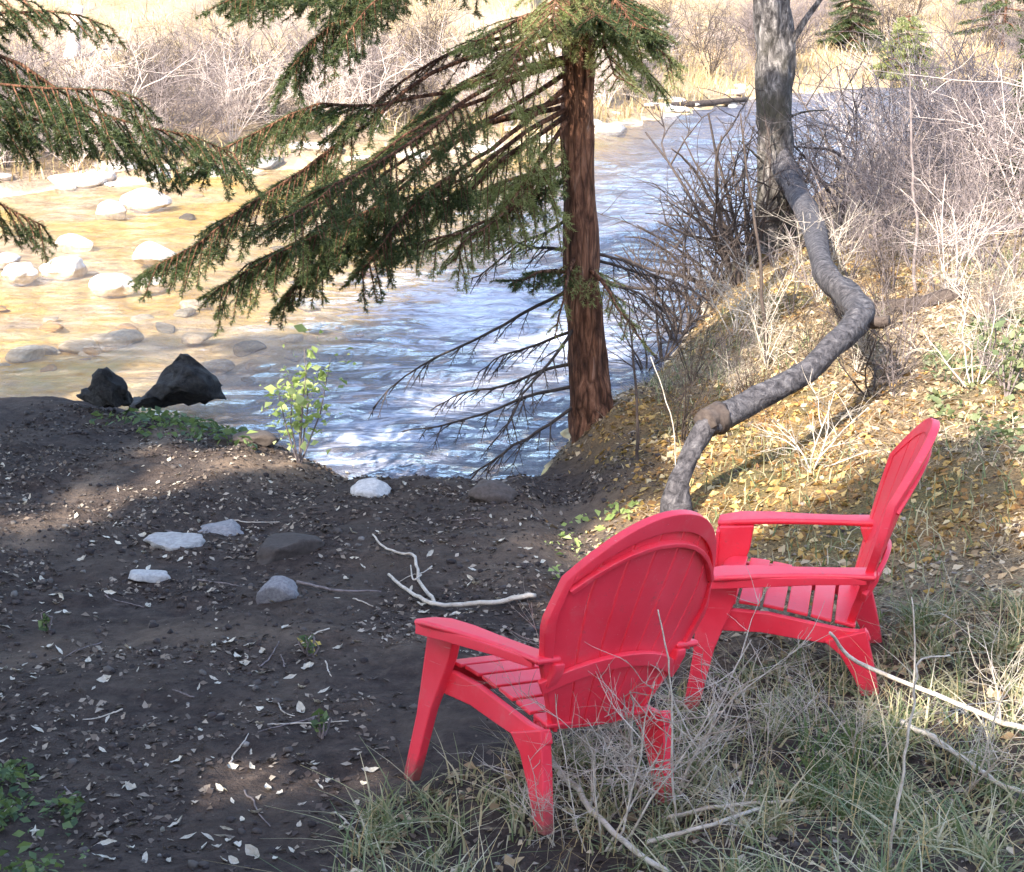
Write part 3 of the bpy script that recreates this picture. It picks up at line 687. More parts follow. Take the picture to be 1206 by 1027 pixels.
mb = MB(); blades(mb, np.stack([fx, fy, fz - .02], 1)[keep], .42, .014, rng, .8)
tag(mb.build('dry_grass', M['straw'], None, False), 'golden dry grass covering the sunlit far bank', 'grass', kind='stuff')
def small_conifer(u, v, h, rad, seed, label, mat='needles'):
    p = ground_pt(u, v); t = empty('young_conifer', (0, 0, 0), 0, label, 'tree')
    trunk_mesh([tuple(p), tuple(p + Vector((0, 0, h * .5))), tuple(p + Vector((0, 0, h)))], [.06, .04, .01], 8, .1, seed).build('trunk', M['spruce_bark'], t)
    upper_crown(t, (p.x, p.y), p.z + .1 * h, p.z + h, rad, seed, 40, .09, 60, mat)
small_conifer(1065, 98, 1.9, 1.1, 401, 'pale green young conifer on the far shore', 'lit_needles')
small_conifer(1180, 60, 6, 1.5, 402, 'dark conifer standing on the far bank at the upper right corner')
small_conifer(1225, 215, 2.2, .5, 403, 'small dark conifer in the thicket at the frame edge')
small_conifer(1000, 60, 2.5, 1.0, 404, 'small dark green conifer on the hillside right of the mottled trunk')

# ------------------------------------------------------------------ stones
def stone_mesh(seed, flat=.6, sub=3, facet=.25, peak=False):
    import bmesh
    bm = bmesh.new(); bmesh.ops.create_icosphere(bm, subdivisions=sub, radius=1.0)
    r = np.random.default_rng(seed)
    V = np.array([v.co[:] for v in bm.verts])
    for k in range(7):                                       # flat breaks
        nrm = r.normal(size=3); nrm /= np.linalg.norm(nrm); d = 1 - facet * (.4 + .9 * r.random())
        ex = np.maximum(V @ nrm - d, 0); V = V - ex[:, None] * nrm * .9
    V = V * (1 + .12 * fbm(V[:, 0] * 1.6 + seed, V[:, 1] * 1.6 + V[:, 2] * 1.3, 3, seed % 50))[:, None]
    if peak:                                                 # broad foot, apex off to one side
        rr = np.hypot(V[:, 0], V[:, 1]); up = V[:, 2] > 0
        V[:, 2] = np.where(up, V[:, 2] * (.45 + .55 * sstep(-.9, .5, V[:, 0])) + .5 * np.exp(-((V[:, 0] - .25) ** 2 + V[:, 1] ** 2) / .12), V[:, 2] * .3)
        V = V + .13 * np.stack([fbm(V[:, 1] * 4 + q, V[:, 2] * 4 + V[:, 0] * 3, 5, seed + q) for q in range(3)], 1)
    V[:, 2] *= flat
    for v, c in zip(bm.verts, V): v.co = c
    me = bpy.data.meshes.new('stone'); bm.to_mesh(me); bm.free()
    me.polygons.foreach_set('use_smooth', np.ones(len(me.polygons), bool)); return me
def stone(name, u, v, wpx, mat, label, seed, flat=.6, stretch=.75, facet=.25, sink=.35, rz=0, group=None, z=None, cat='rock', peak=False):
    p = ground_pt(u, v) if z is None else Vector(at_z(u, v, z))
    rad = wpx / 2 / (FPX / (p.y / CP)); me = stone_mesh(seed, flat, 4, facet, peak); me.materials.append(M[mat])
    o = bpy.data.objects.new(name, me); col.objects.link(o)
    o.location = (p.x, p.y, p.z + rad * flat * (1 - 2 * sink) * .6); o.scale = (rad, rad * stretch, rad); o.rotation_euler = (0, 0, rz)
    return tag(o, label, cat, group)
stone('rock', 206, 640, 72, 'pale_stone', 'flat whitish rock on the dark soil beside a grey one', 1, .38, .9, .42, rz=.3)
stone('rock', 265, 626, 60, 'grey_stone', 'pale grey flat rock touching the whitish rock on the dark soil', 2, .32, .8, .42)
stone('rock', 176, 682, 50, 'pale_stone', 'small pale rock below the flat whitish rock', 3, .40, .8, .42, rz=-.2)
stone('rock', 338, 652, 96, 'brown_stone', 'large brown flat rock embedded in the soil', 4, .34, .9, .5)
stone('rock', 326, 705, 52, 'grey_stone', 'squarish grey rock in front of the brown rock', 5, .75, .8, .6, .25, .5)
stone('rock', 205, 486, 104, 'dark_stone', 'black pointed rock at the water edge, larger of two', 6, .82, .75, .6, .2, .15, peak=True)
stone('rock', 118, 484, 70, 'dark_stone', 'black pointed rock at the water edge, smaller of two', 7, .85, .75, .6, .2, -.4, peak=True)
stone('rock', 580, 590, 60, 'brown_stone', 'dark rounded rock at the shore left of the spruce', 8, .6, .8, .25, .2)
stone('rock', 437, 582, 50, 'pale_stone', 'white rock at the water edge below the rapids', 9, .5, .8, .25, .2)
stone('rock', 300, 520, 54, 'brown_stone', 'low brown rock on the shore behind the leafy sapling', 10, .4, .8)
big = [(90, 290, 40, 'round white boulder standing alone mid-shallows'), (8, 310, 40, 'white boulder cut by the frame edge, upper of two'), (25, 326, 46, 'low white boulder near the frame edge'),
       (132, 340, 50, 'broad white boulder, left one of a touching pair'), (175, 338, 38, 'white boulder, right one of a touching pair'), (185, 306, 56, 'long white boulder just above the touching pair'),
       (128, 252, 42, 'white boulder near the far side of the shallows'), (172, 243, 56, 'long low white boulder near the far shore'), (78, 320, 52, 'pinkish boulder between the frame edge and the touching pair')]
for k, (u, v, w, lb) in enumerate(big):
    stone('boulder', u, v, w * 1.1, 'river_stone', lb, 30 + k, .52, .8, .38, .3, k * .9, 'boulders in the shallows', ZW - .04, 'boulder')
meshes = [stone_mesh(60 + k, .42, 3, .5) for k in range(6)]
mats = ['river_stone', 'rust_stone', 'river_stone', 'pale_stone', 'rust_stone', 'grey_stone']
for k, me in enumerate(meshes): me.materials.append(M[mats[k]])
cnt = 0
for k in range(400):
    u = rng.uniform(-30, 480); v = rng.uniform(215, 440)
    p = at_z(u, v, ZW)
    a, b = shore(np.array([p[0]]), np.array([p[1]]))
    if a[0] > -.6 or b[0] > .3 or shallow(p[0], p[1]) < .45: continue
    if any(abs(u - q[0]) < 34 and abs(v - q[1]) < 18 for q in big): continue
    o = bpy.data.objects.new('river_stone', meshes[k % 6]); col.objects.link(o)
    r = rng.uniform(.07, .2) * (1.4 if rng.random() < .15 else 1); o.scale = (r * 1.2, r * .9, r)
    o.location = (p[0], p[1], ZW - .13 + r * rng.uniform(.0, .32)); o.rotation_euler = (0, 0, rng.uniform(0, 6))
    tag(o, 'small rounded stone lying in the golden shallows', 'stone', 'stones in the shallows'); cnt += 1
    if cnt >= 85: break
for k in range(44):
    u = rng.choice([60, 160, 240, 420, 700, 850]) + rng.normal(0, 55); v0 = np.interp(u, [q[0] for q in far_px], [q[1] for q in far_px]); p = ground_pt(u, v0 - rng.uniform(-6, 22))
    o = bpy.data.objects.new('shore_stone', meshes[[0, 2, 3][k % 3]]); col.objects.link(o)
    r = rng.uniform(.1, .34) * (1.6 if k % 7 == 0 else 1); o.scale = (r * 1.4, r, r * .8); o.location = (p.x, p.y, p.z - r * .05); o.rotation_euler = (0, 0, rng.uniform(0, 6))
    tag(o, 'sunlit pale stone on the far shore ' + ('above the white boulders' if u < 300 else 'beyond the spruce boughs' if u < 640 else 'between spruce trunk and mottled trunk' if u < 900 else 'near the mottled trunk'), 'stone', 'stones along the far shore')

# ------------------------------------------------------------------ red chairs
def bevel(o, w=.006, seg=2):
    m = o.modifiers.new('bevel', 'BEVEL'); m.width = w; m.segments = seg; m.limit_method = 'ANGLE'; m.angle_limit = math.radians(35)
    for p in o.data.polygons: p.use_smooth = True
    m2 = o.modifiers.new('normals', 'WEIGHTED_NORMAL'); return o
def sweep_box(name, pts, widths, thick, parent, up=(0, 0, 1), side=None, bev=.006):
    """a bar following pts; widths along the side vector, thick along the local normal"""
    P = np.asarray(pts, float); n = len(P)
    T_ = np.gradient(P, axis=0); T_ /= np.linalg.norm(T_, axis=1)[:, None]
    W = np.broadcast_to(np.asarray(widths, float), (n,)); TH = np.broadcast_to(np.asarray(thick, float), (n,))
    V = []
    for i in range(n):
        s = np.asarray(side, float); s = s - T_[i] * np.dot(s, T_[i]); s /= np.linalg.norm(s); nn = np.cross(s, T_[i])
        for a, b in ((-1, -1), (1, -1), (1, 1), (-1, 1)): V.append(P[i] + s * a * W[i] / 2 + nn * b * TH[i] / 2)
    q = [(0, 3, 2, 1), tuple((n - 1) * 4 + k for k in (0, 1, 2, 3))]
    for i in range(n - 1):
        for k in range(4): q.append((i * 4 + k, i * 4 + (k + 1) % 4, (i + 1) * 4 + (k + 1) % 4, (i + 1) * 4 + k))
    mb = MB(); mb.add(V, q); o = mb.build(name, M['red'], parent, True)
    return bevel(o, bev)
def side_plate(name, prof, x0, x1, parent, bev=.006):
    """outline in the chair's side view (y, z), as thick as x0..x1"""
    import bmesh
    bm = bmesh.new()
    a = [bm.verts.new((x0, y, z)) for y, z in prof]; b = [bm.verts.new((x1, y, z)) for y, z in prof]
    bm.faces.new(a); bm.faces.new(b[::-1])
    for i in range(len(prof)): j = (i + 1) % len(prof); bm.faces.new((a[i], b[i], b[j], a[j]))
    bmesh.ops.recalc_face_normals(bm, faces=bm.faces)
    me = bpy.data.meshes.new(name); bm.to_mesh(me); bm.free()
    return bevel(link(name, me, M['red'], parent), bev)
BACK_Y, BACK_Z, LEAN = .132, .285, math.radians(24)
def back_pt(u, t, off=0.0):
    """a point of the shell: u across -1..1, t up 0..1, off = behind the surface"""
    hw = np.interp(t, [0, .25, .45, .7, 1], [.18, .25, .305, .345, .35])
    tm = 1 - .29 * abs(u) ** 2.1
    s = t * tm * .80
    y = BACK_Y + s * math.sin(LEAN) - .075 * u * u * (.4 + .6 * t) + off * math.cos(LEAN)
    z = BACK_Z + s * math.cos(LEAN) - off * math.sin(LEAN)
    return (hw * u * (1 - .10 * max(0, t - .75) / .25 * abs(u)), y, z)
def shell_piece(name, u0f, u1f, t0, t1, th, parent, nu=4, nt=14, off=0.0):
    V = []; q = []
    for side in (0, 1):
        for j in range(nt + 1):
            t = t0 + (t1 - t0) * j / nt; a, b = u0f(t), u1f(t)
            for i in range(nu + 1): V.append(back_pt(a + (b - a) * i / nu, t, off + (th if side else 0)))
    m = nu + 1; S = m * (nt + 1)
    for j in range(nt):
        for i in range(nu):
            a = j * m + i; q.append((a, a + 1, a + m + 1, a + m)); q.append((S + a, S + a + m, S + a + m + 1, S + a + 1))
    for j in range(nt):
        a = j * m; q.append((a, a + m, S + a + m, S + a)); a = j * m + nu; q.append((a, S + a, S + a + m, a + m))
    for i in range(nu):
        q.append((i, S + i, S + i + 1, i + 1)); a = nt * m + i; q.append((a, a + 1, S + a + 1, S + a))
    mb = MB(); mb.add(V, q); return bevel(mb.build(name, M['red'], parent), .003)
def make_chair(label, loc, rot, right_arm=True, sc=1.0):
    c = empty('adirondack_chair', loc, 0, label, 'chair', 'red plastic garden chairs'); c.rotation_mode = 'QUATERNION'; c.rotation_quaternion = rot; c.scale = (sc, sc, sc)
    # seat: curved slats across, front one rolled over
    prof = catmull([(-.36, .300), (-.385, .375), (-.36, .412), (-.29, .412), (-.18, .392), (-.05, .356), (.06, .322), (.15, .295)], 10)
    seg = np.concatenate([[0], np.cumsum(np.linalg.norm(np.diff(prof, axis=0), axis=1))]); Ltot = seg[-1]
    edges = [0, .205] + [.205 + (Ltot - .205) * k / 5 for k in range(1, 6)]
    seat = empty('seat', (0, 0, 0)); seat.parent = c
    for k in range(len(edges) - 1):
        a, b = edges[k] + (.006 if k else 0), edges[k + 1] - .006
        if b - a < .03: continue
        s = np.linspace(a, b, 9 if k == 0 else 5); pts = [(0, np.interp(x, seg, prof[:, 0]), np.interp(x, seg, prof[:, 1])) for x in s]
        sweep_box('seat_slat', pts, .49 - .06 * (a / Ltot), .014, seat, side=(1, 0, 0), bev=.004)
    for s in (-1, 1):
        rail = [(-.375, .395), (-.30, .392), (-.17, .375), (-.03, .338), (.10, .305), (.19, .295), (.20, .26), (.16, .235), (.06, .245), (-.06, .268), (-.2, .298), (-.375, .31)]
        side_plate('side_rail', rail, s * .252 - .014, s * .252 + .014, c)
        # rear leg: tapered, kicked back
        y0 = .10
        side_plate('leg', [(.03, .265), (.185, .305), (.205, .16), (.225, -.02), (.175, -.02), (.128, .12), (.085, .21)], s * .262 - .024, s * .262 + .02, c)
        arm = s > 0 or right_arm
        ht = .545 if arm else .395
        # front leg: wide at the top, a folded plate tapering to the foot
        side_plate('leg', [(-.395, ht), (-.255, ht), (-.28, ht - .10), (-.32, .36 if arm else .33), (-.375, .25), (-.465, -.02), (-.515, -.02), (-.455, .22)], s * .275 - .012, s * .275 + .026, c)
        sweep_box('leg_flange', [(s * .262, -.398, ht - .01), (s * .266, -.452, .22), (s * .278, -.512, -.015)], [.075, .06, .042], .016, c, side=(1, 0, 0), bev=.004)
        if arm:
            ap = [(s * .318, -.405, .550), (s * .318, -.32, .558), (s * .312, -.19, .556), (s * .305, -.05, .548), (s * .300, .09, .540), (s * .298, .235, .532)]
            ao = sweep_box('armrest', ap, [.09, .125, .112, .088, .082, .10], .024, c, side=(1, 0, 0), bev=.01)
            skirt = [(s * .362, -.385, .535), (s * .36, -.20, .535), (s * .345, .02, .53), (s * .335, .2, .52)]
            sweep_box('arm_skirt', skirt, .014, [.04, .036, .03, .026], ao, side=(1, 0, 0), bev=.003)
            side_plate('arm_bracket', [(.16, .525), (.245, .522), (.24, .495), (.205, .44), (.18, .44)], s * .262 - .02, s * .262 + .02, c)
    # back: fan of slats inside a flanged rim, cross bar behind at arm height
    back = empty('backrest', (0, 0, 0)); back.parent = c
    ns = 7
    for k in range(ns):
        a = -.93 + 1.86 * k / ns; b = -.93 + 1.86 * (k + 1) / ns
        shell_piece('back_slat', lambda t, a=a: a + .010, lambda t, b=b: b - .010, 0, .93, .012, back, 3, 14, .004)
    shell_piece('rim', lambda t: -1.0, lambda t: -.92, .0, 1.0, .03, back, 2, 16)
    shell_piece('rim', lambda t: .92, lambda t: 1.0, .0, 1.0, .03, back, 2, 16)
    shell_piece('rim', lambda t: -.92, lambda t: .92, .92, 1.0, .03, back, 24, 3)
    for tt in (.335,):
        pts = [np.array(back_pt(u, tt, .03)) for u in np.linspace(-1.06, 1.06, 13)]
        sweep_box('cross_bar', pts, .05, .02, back, side=(0, math.sin(LEAN), math.cos(LEAN)), bev=.004)
    pts = [np.array(back_pt(u, .865, .026)) for u in np.linspace(-.9, .9, 13)]
    sweep_box('top_rib', pts, .016, .024, back, side=(0, math.sin(LEAN), math.cos(LEAN)), bev=.003)
    return c
make_chair('red plastic garden chair seen from behind, facing the stream', CHAIRS[0][0], chair_rot(*CHAIRS[0][1:]))
make_chair('red plastic garden chair facing left, seat and both armrests in view', CHAIRS[1][0], chair_rot(*CHAIRS[1][1:]))

# ------------------------------------------------------------------ leaf fall
def leaf_quads(mb, P, N, size, r):
    n = len(P); a = r.random(n) * 6.283
    t1 = np.stack([np.cos(a), np.sin(a), np.zeros(n)], 1); t1 -= N * (t1 * N).sum(1)[:, None]; t1 /= np.linalg.norm(t1, axis=1)[:, None]
    t2 = np.cross(N, t1); s = (size * (.35 + 1.4 * r.random(n) ** 2))[:, None]; lift = N * (s * (.05 + .5 * r.random(n)[:, None]))
    tl = N * (s * r.normal(0, .25, n)[:, None])
    V = np.stack([P - t1 * s + tl, P - t2 * s * .6 + lift, P + t1 * s - tl * .5, P + t2 * s * .6 + lift * .7], 1).reshape(-1, 3)
    b = np.arange(n)[:, None] * 4
    mb.add(V, None, np.concatenate([b + [0, 1, 2], b + [0, 2, 3]]))
def scatter(n, x0, x1, y0, y1, prob, r):
    x = r.uniform(x0, x1, n); y = r.uniform(y0, y1, n); k = r.random(n) < prob(x, y); x, y = x[k], y[k]
    e = .03; z = height(x, y)
    N = np.stack([-(height(x + e, y) - z) / e, -(height(x, y + e) - z) / e, np.ones(len(x))], 1); N /= np.linalg.norm(N, axis=1)[:, None]
    return np.stack([x, y, z + .004], 1), N
def onland(x, y): return shore(x, y)[0] > .08
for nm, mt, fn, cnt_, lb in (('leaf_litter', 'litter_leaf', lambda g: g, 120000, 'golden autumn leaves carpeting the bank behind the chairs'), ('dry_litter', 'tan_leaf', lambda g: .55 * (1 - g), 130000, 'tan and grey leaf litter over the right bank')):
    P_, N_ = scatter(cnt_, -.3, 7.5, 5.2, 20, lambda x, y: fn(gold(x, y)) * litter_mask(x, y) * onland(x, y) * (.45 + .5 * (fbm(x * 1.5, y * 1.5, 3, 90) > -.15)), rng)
    N_ = N_ + rng.normal(0, .4, N_.shape); N_ /= np.linalg.norm(N_, axis=1)[:, None]
    mb = MB(); leaf_quads(mb, P_, N_, .022, rng)
    tag(mb.build(nm, M[mt], None, False), lb, 'leaves', kind='stuff')
P_, _ = scatter(60000, .3, 7.5, 5.2, 18, lambda x, y: litter_mask(x, y) * onland(x, y) * (1 - .5 * gold(x, y)) * (.12 + .7 * (fbm(x * 1.1, y * 1.1, 3, 97) > 0)), rng)
mb = MB(); blades(mb, P_, .055, .003, rng, 5.0, 3)
tag(mb.build('matted_straw', M['pale_straw'], None, False), 'matted dry grass lying on the right bank', 'grass', kind='stuff')
P_, N_ = scatter(60000, -3.6, 2.8, 3.1, 11.5, lambda x, y: onland(x, y) * (1 - .6 * litter_mask(x, y)) * (.12 + .88 * (fbm(x * 2.2, y * 3.0, 3, 95) > .1)), rng)
N_ = N_ + rng.normal(0, .3, N_.shape); N_ /= np.linalg.norm(N_, axis=1)[:, None]
mb = MB(); leaf_quads(mb, P_, N_, .0135, rng)
tag(mb.build('forest_debris', M['debris'], None, False), 'rotting leaf bits and bark crumbs strewn over the dark soil', 'debris', kind='stuff')

import bmesh as _bm
b_ = _bm.new(); _bm.ops.create_icosphere(b_, subdivisions=1, radius=1.0); CV = np.array([v.co[:] for v in b_.verts]); CF = np.array([[v.index for v in f.verts] for f in b_.faces]); b_.free()
P_, N_ = scatter(9500, -3.6, 2.8, 3.1, 11.5, lambda x, y: onland(x, y) * (1 - litter_mask(x, y)) * (.15 + .85 * (fbm(x * 1.6, y * 1.6, 3, 66) > .15)), rng)
mb = MB(); sz = .005 + .020 * rng.random(len(P_)) ** 4
V_ = CV[None] * (1 + rng.normal(0, .22, (len(P_), len(CV), 1))) * sz[:, None, None] * np.array([1, 1, .7]) + P_[:, None]
mb.add(V_.reshape(-1, 3), None, (CF[None] + (np.arange(len(P_)) * len(CV))[:, None, None]).reshape(-1, 3))
tag(mb.build('soil_clods', M['clod'], None, False), 'crumbly clods and pebbles over the dark soil', 'soil', kind='stuff')

# single pale leaves that can be told apart on the dark soil
lm = []
for k in range(6):
    r = np.random.default_rng(500 + k); n = 7; L = 1.0; t = np.linspace(-1, 1, n)
    asp = [.30, .52, .38, .62, .24, .5][k]
    w = asp * np.maximum(1 - np.abs(t) ** 1.6, 0) * (1 - .35 * t) * (1 + r.normal(0, .16, n)) + .012; cz = (.55 if k % 2 else .18) * t ** 2 + .25 * r.normal() * t
    rows = []
    for i in range(n): rows += [(t[i], -w[i] + .10 * t[i] ** 2, cz[i] + w[i] * r.uniform(.1, .9)), (t[i], .10 * t[i] ** 2, cz[i]), (t[i], w[i] + .10 * t[i] ** 2, cz[i] + w[i] * r.uniform(.1, .9))]
    q = []
    for i in range(n - 1):
        for j in range(2): a = i * 3 + j; q.append((a, a + 1, a + 4, a + 3))
    mb = MB(); mb.add(rows, q); lm.append(mb.mesh('leaf'))
for k, me in enumerate(lm): me.materials.append(M['dry_leaf'] if k < 5 else M['yellow_leaf'])
def put_leaf(u, v, sz, k, label, group):
    p = ground_pt(u, v); o = bpy.data.objects.new('fallen_leaf', lm[k]); col.objects.link(o)
    nr = normal(p.x, p.y); q = Vector((0, 0, 1)).rotation_difference(nr)
    o.rotation_mode = 'QUATERNION'; o.rotation_quaternion = q @ Quaternion((0, 0, 1), rng.uniform(0, 6.28)) @ Quaternion((1, 0, 0), rng.normal(0, .45)) @ Quaternion((0, 1, 0), rng.normal(0, .25))
    o.location = p + nr * .004; o.scale = (sz, sz, sz); tag(o, label, 'leaf', group)
hand = [(45, 862), (125, 995), (120, 1012), (245, 990), (240, 1000), (355, 838), (240, 692), (155, 932), (210, 900), (265, 932), (150, 765), (180, 770), (90, 610), (75, 705), (125, 635), (245, 700), (270, 760), (360, 790),
        (130, 700), (40, 800), (70, 770), (300, 960), (370, 905), (435, 910), (300, 1010), (170, 1015), (310, 770), (335, 740), (505, 655), (520, 640), (590, 640), (560, 690), (200, 585), (150, 590), (135, 620), (110, 640), (35, 690)]
for (u, v) in hand: put_leaf(u, v, rng.uniform(.026, .042), int(rng.integers(0, 5)), 'pale dry leaf lying on the dark soil', 'pale leaves on the dark soil')
k = 0
while k < 230:
    u = rng.uniform(0, 640); v = rng.uniform(520, 1020)
    if fbm(np.array([u / 90.]), np.array([v / 45.]), 3, 55)[0] < .12 and rng.random() < .85: continue
    if u > 430 and v > 740: continue
    put_leaf(u, v, rng.uniform(.014, .032), int(rng.integers(0, 5)), 'pale dry leaf lying on the dark soil', 'pale leaves on the dark soil'); k += 1
for (u, v) in [(360, 765), (368, 772), (372, 760), (355, 758)]: put_leaf(u, v, .03, 5, 'yellow leaf in the small bright cluster on the dark soil', 'bright yellow leaves')

for ci, (lx, ly, lb) in enumerate([(.08, -.20, 'curled dry leaf on the seat of the right chair'), (-.12, -.05, 'dry leaf near the backrest on the right chair seat')]):
    loc, hd, pi, ro = CHAIRS[1]; q = chair_rot(hd, pi, ro)
    zz = np.interp(ly, [-.29, -.18, -.05, .06], [.412, .392, .356, .322]) + .012
    o = bpy.data.objects.new('fallen_leaf', lm[ci + 1]); col.objects.link(o); o.location = Vector(loc) + q @ Vector((lx, ly, zz)); o.scale = (.028,) * 3
    o.rotation_mode = 'QUATERNION'; o.rotation_quaternion = q @ Quaternion((1, 0, 0), -.38) @ Quaternion((0, 0, 1), 1.0 + ci); tag(o, lb, 'leaf')

# ------------------------------------------------------------------ grass and herbs
def px_mask(x, y, pts, soft):
    """1 inside a polygon on the ground (map coordinates), soft edge"""
    inside = np.zeros(len(x), bool); Q = np.array(pts); j = len(Q) - 1
    for i in range(len(Q)):
        c = ((Q[i, 1] > y) != (Q[j, 1] > y)) & (x < (Q[j, 0] - Q[i, 0]) * (y - Q[i, 1]) / (Q[j, 1] - Q[i, 1] + 1e-12) + Q[i, 0]); inside ^= c; j = i
    return inside
def gpoly(px): return [tuple(ground_pt(u, v)[:2]) for u, v in px]
turf = gpoly([(380, 1080), (430, 960), (520, 915), (640, 890), (760, 850), (860, 800), (960, 745), (1080, 720), (1300, 700), (1300, 1200), (380, 1200)])
herbs = gpoly([(-60, 1130), (-60, 915), (30, 905), (60, 940), (100, 950), (85, 990), (120, 1040), (60, 1130)])
C_, _ = scatter(1350, -1.2, 3.2, 3.1, 7.0, lambda x, y: px_mask(x, y, turf, 0) * (.25 + .75 * (fbm(x * 2.3, y * 2.3, 3, 33) > .05)), rng)
idx = np.repeat(np.arange(len(C_)), rng.integers(6, 34, len(C_))); off = rng.normal(0, .028, (len(idx), 2))
P_ = C_[idx].copy(); P_[:, :2] += off; P_[:, 2] = height(P_[:, 0], P_[:, 1])
mb = MB(); blades(mb, P_, .115, .0042, rng, 2.4, 4)
tag(mb.build('grass', M['blade'], None, False), 'thin mixed green and dry grass around the chair legs', 'grass', kind='stuff')
P_, _ = scatter(2800, -1.0, 3.2, 3.1, 7.2, lambda x, y: px_mask(x, y, turf, 0) * .55, rng)
mb = MB(); blades(mb, P_, .24, .0022, rng, 1.5, 4)
tag(mb.build('straw', M['straw'], None, False), 'dry pale grass stalks standing around the chairs', 'grass', kind='stuff')
P_, _ = scatter(16000, 1.0, 6, 5.6, 14, lambda x, y: .5 * (fbm(x * .9, y * .9, 3, 91) > .12), rng)
mb = MB(); blades(mb, P_, .13, .004, rng, 1.2, 2)
tag(mb.build('bank_grass', M['blade'], None, False), 'sparse grass growing through leaves on the right bank', 'grass', kind='stuff')
def herb_patch(name, poly, n, size, label, bounds, mat='herb', gate=None):
    P_, N_ = scatter(n, *bounds, lambda x, y: px_mask(x, y, poly, 0) * (.12 + .88 * (fbm(x * 4, y * 4, 3, 44) > .1)), rng)
    P_[:, 2] += rng.random(len(P_)) * .05; N_ = N_ + rng.normal(0, .7, N_.shape); N_ /= np.linalg.norm(N_, axis=1)[:, None]
    mb = MB(); leaf_quads(mb, P_, N_, size, rng); tag(mb.build(name, M[mat], None, False), label, 'plants', kind='stuff')
P_, N_ = scatter(9000, -1.0, 3.4, 3.1, 7.0, lambda x, y: px_mask(x, y, turf, 0) * (.2 + .8 * (fbm(x * 1.8, y * 1.8, 3, 48) > .0)), rng)
N_ = N_ + rng.normal(0, .4, N_.shape); N_ /= np.linalg.norm(N_, axis=1)[:, None]
mb = MB(); leaf_quads(mb, P_, N_, .018, rng)
tag(mb.build('turf_litter', M['tan_leaf'], None, False), 'tan leaf bits lying among the grass around the chairs', 'leaves', kind='stuff')
herb_patch('ground_cover', herbs, 9000, .016, 'low green leafy plants at the lower left corner', (-2.2, -.8, 3.6, 5.5))
g2 = gpoly([(1085, 410), (1140, 380), (1240, 340), (1240, 560), (1180, 530), (1095, 500)])
herb_patch('undergrowth', g2, 16000, .024, 'green leafy undergrowth on the right bank', (2, 6, 7, 13), 'pale_herb')
g3 = gpoly([(100, 500), (210, 492), (330, 520), (300, 535), (150, 512)])
herb_patch('shore_weeds', g3, 5000, .028, 'dark green weeds along the shore below the black rocks', (-4, -1, 10, 13))
g4 = gpoly([(640, 640), (690, 600), (760, 600), (720, 660), (650, 690)])
herb_patch('moss', g4, 3000, .022, 'pale green herbs behind the left chair', (0, 1.4, 7, 11), 'sapling_leaf')
g5 = gpoly([(930, 960), (940, 880), (1010, 865), (1060, 920), (1040, 980)])
P_, _ = scatter(7000, .6, 2, 4, 6, lambda x, y: px_mask(x, y, g5, 0) * .5, rng)
mb = MB(); blades(mb, P_, .13, .005, rng, 1.1, 3)
tag(mb.build('green_grass', M['herb'], None, False), 'lush green grass clump before the right chair', 'grass', kind='stuff')

# ------------------------------------------------------------------ twigs, sticks, stalks, small plants
def gstick(name, pts, r0, r1, mat, label, lift=.02, cat='stick'):
    P = [ground_pt(u, v) + Vector((0, 0, lift if not isinstance(lift, (list, tuple)) else lift[i])) for i, (u, v) in enumerate(pts)]
    return tag(stick(name, [tuple(p) for p in P], r0, r1, M[mat]), label, cat)
br = empty('dead_branch', (0, 0, 0), 0, 'pale forked dead branch lying on soil left of the chairs', 'branch')
def bstick(pts, r0, r1, lift):
    P = [ground_pt(u, v) + Vector((0, 0, lift)) for u, v in pts]; return stick('twig', [tuple(p) for p in P], r0, r1, M['pale_wood'], br, 6)
bstick([(630, 708), (590, 717), (545, 721), (510, 718), (480, 700), (458, 682)], .013, .008, .02)
bstick([(512, 719), (498, 690), (490, 664), (462, 655), (442, 634)], .010, .005, .03)
bstick([(496, 684), (487, 690), (484, 672)], .006, .003, .03)
# long pale stick lying up the slope by the right chair
a = ground_pt(1240, 880); s1 = Vector(at_y(1010, 775, 5.05))
tag(stick('dead_branch', [tuple(a + Vector((0, 0, .03))), tuple(at_y(1150, 835, a.y * .55 + 5.05 * .45)), tuple(s1), tuple(at_y(978, 742, 5.0))], .012, .005, M['pale_wood']), 'long pale stick leaning on the right chair rear leg', 'branch')
gstick('dead_branch', [(640, 900), (690, 960), (760, 1025), (800, 1060)], .012, .008, 'pale_wood', 'pale stick on the grass by the left chair leg', .05, 'branch')
gstick('dead_branch', [(780, 985), (850, 968), (935, 962)], .008, .005, 'pale_wood', 'thin bleached stick lying in the grass, upper of two', .06, 'branch')
gstick('dead_branch', [(760, 1010), (840, 985), (900, 968)], .008, .005, 'pale_wood', 'thin bleached stick lying in the grass, lower of two', .05, 'branch')
gstick('dead_branch', [(1060, 870), (1120, 905), (1180, 950), (1230, 965)], .010, .006, 'pale_wood', 'pale curved stick in the grass right of the tall stalk', .06, 'branch')
gstick('dead_branch', [(350, 690), (400, 700), (450, 702)], .009, .004, 'brush_wood', 'thin brown twig beside the squarish grey rock', .02, 'branch')
gstick('exposed_root', [(40, 775), (140, 752), (260, 750), (380, 748), (470, 755)], .018, .014, 'brush_wood', 'grey root showing along the soil left of the front chair leg', -.012, 'root')
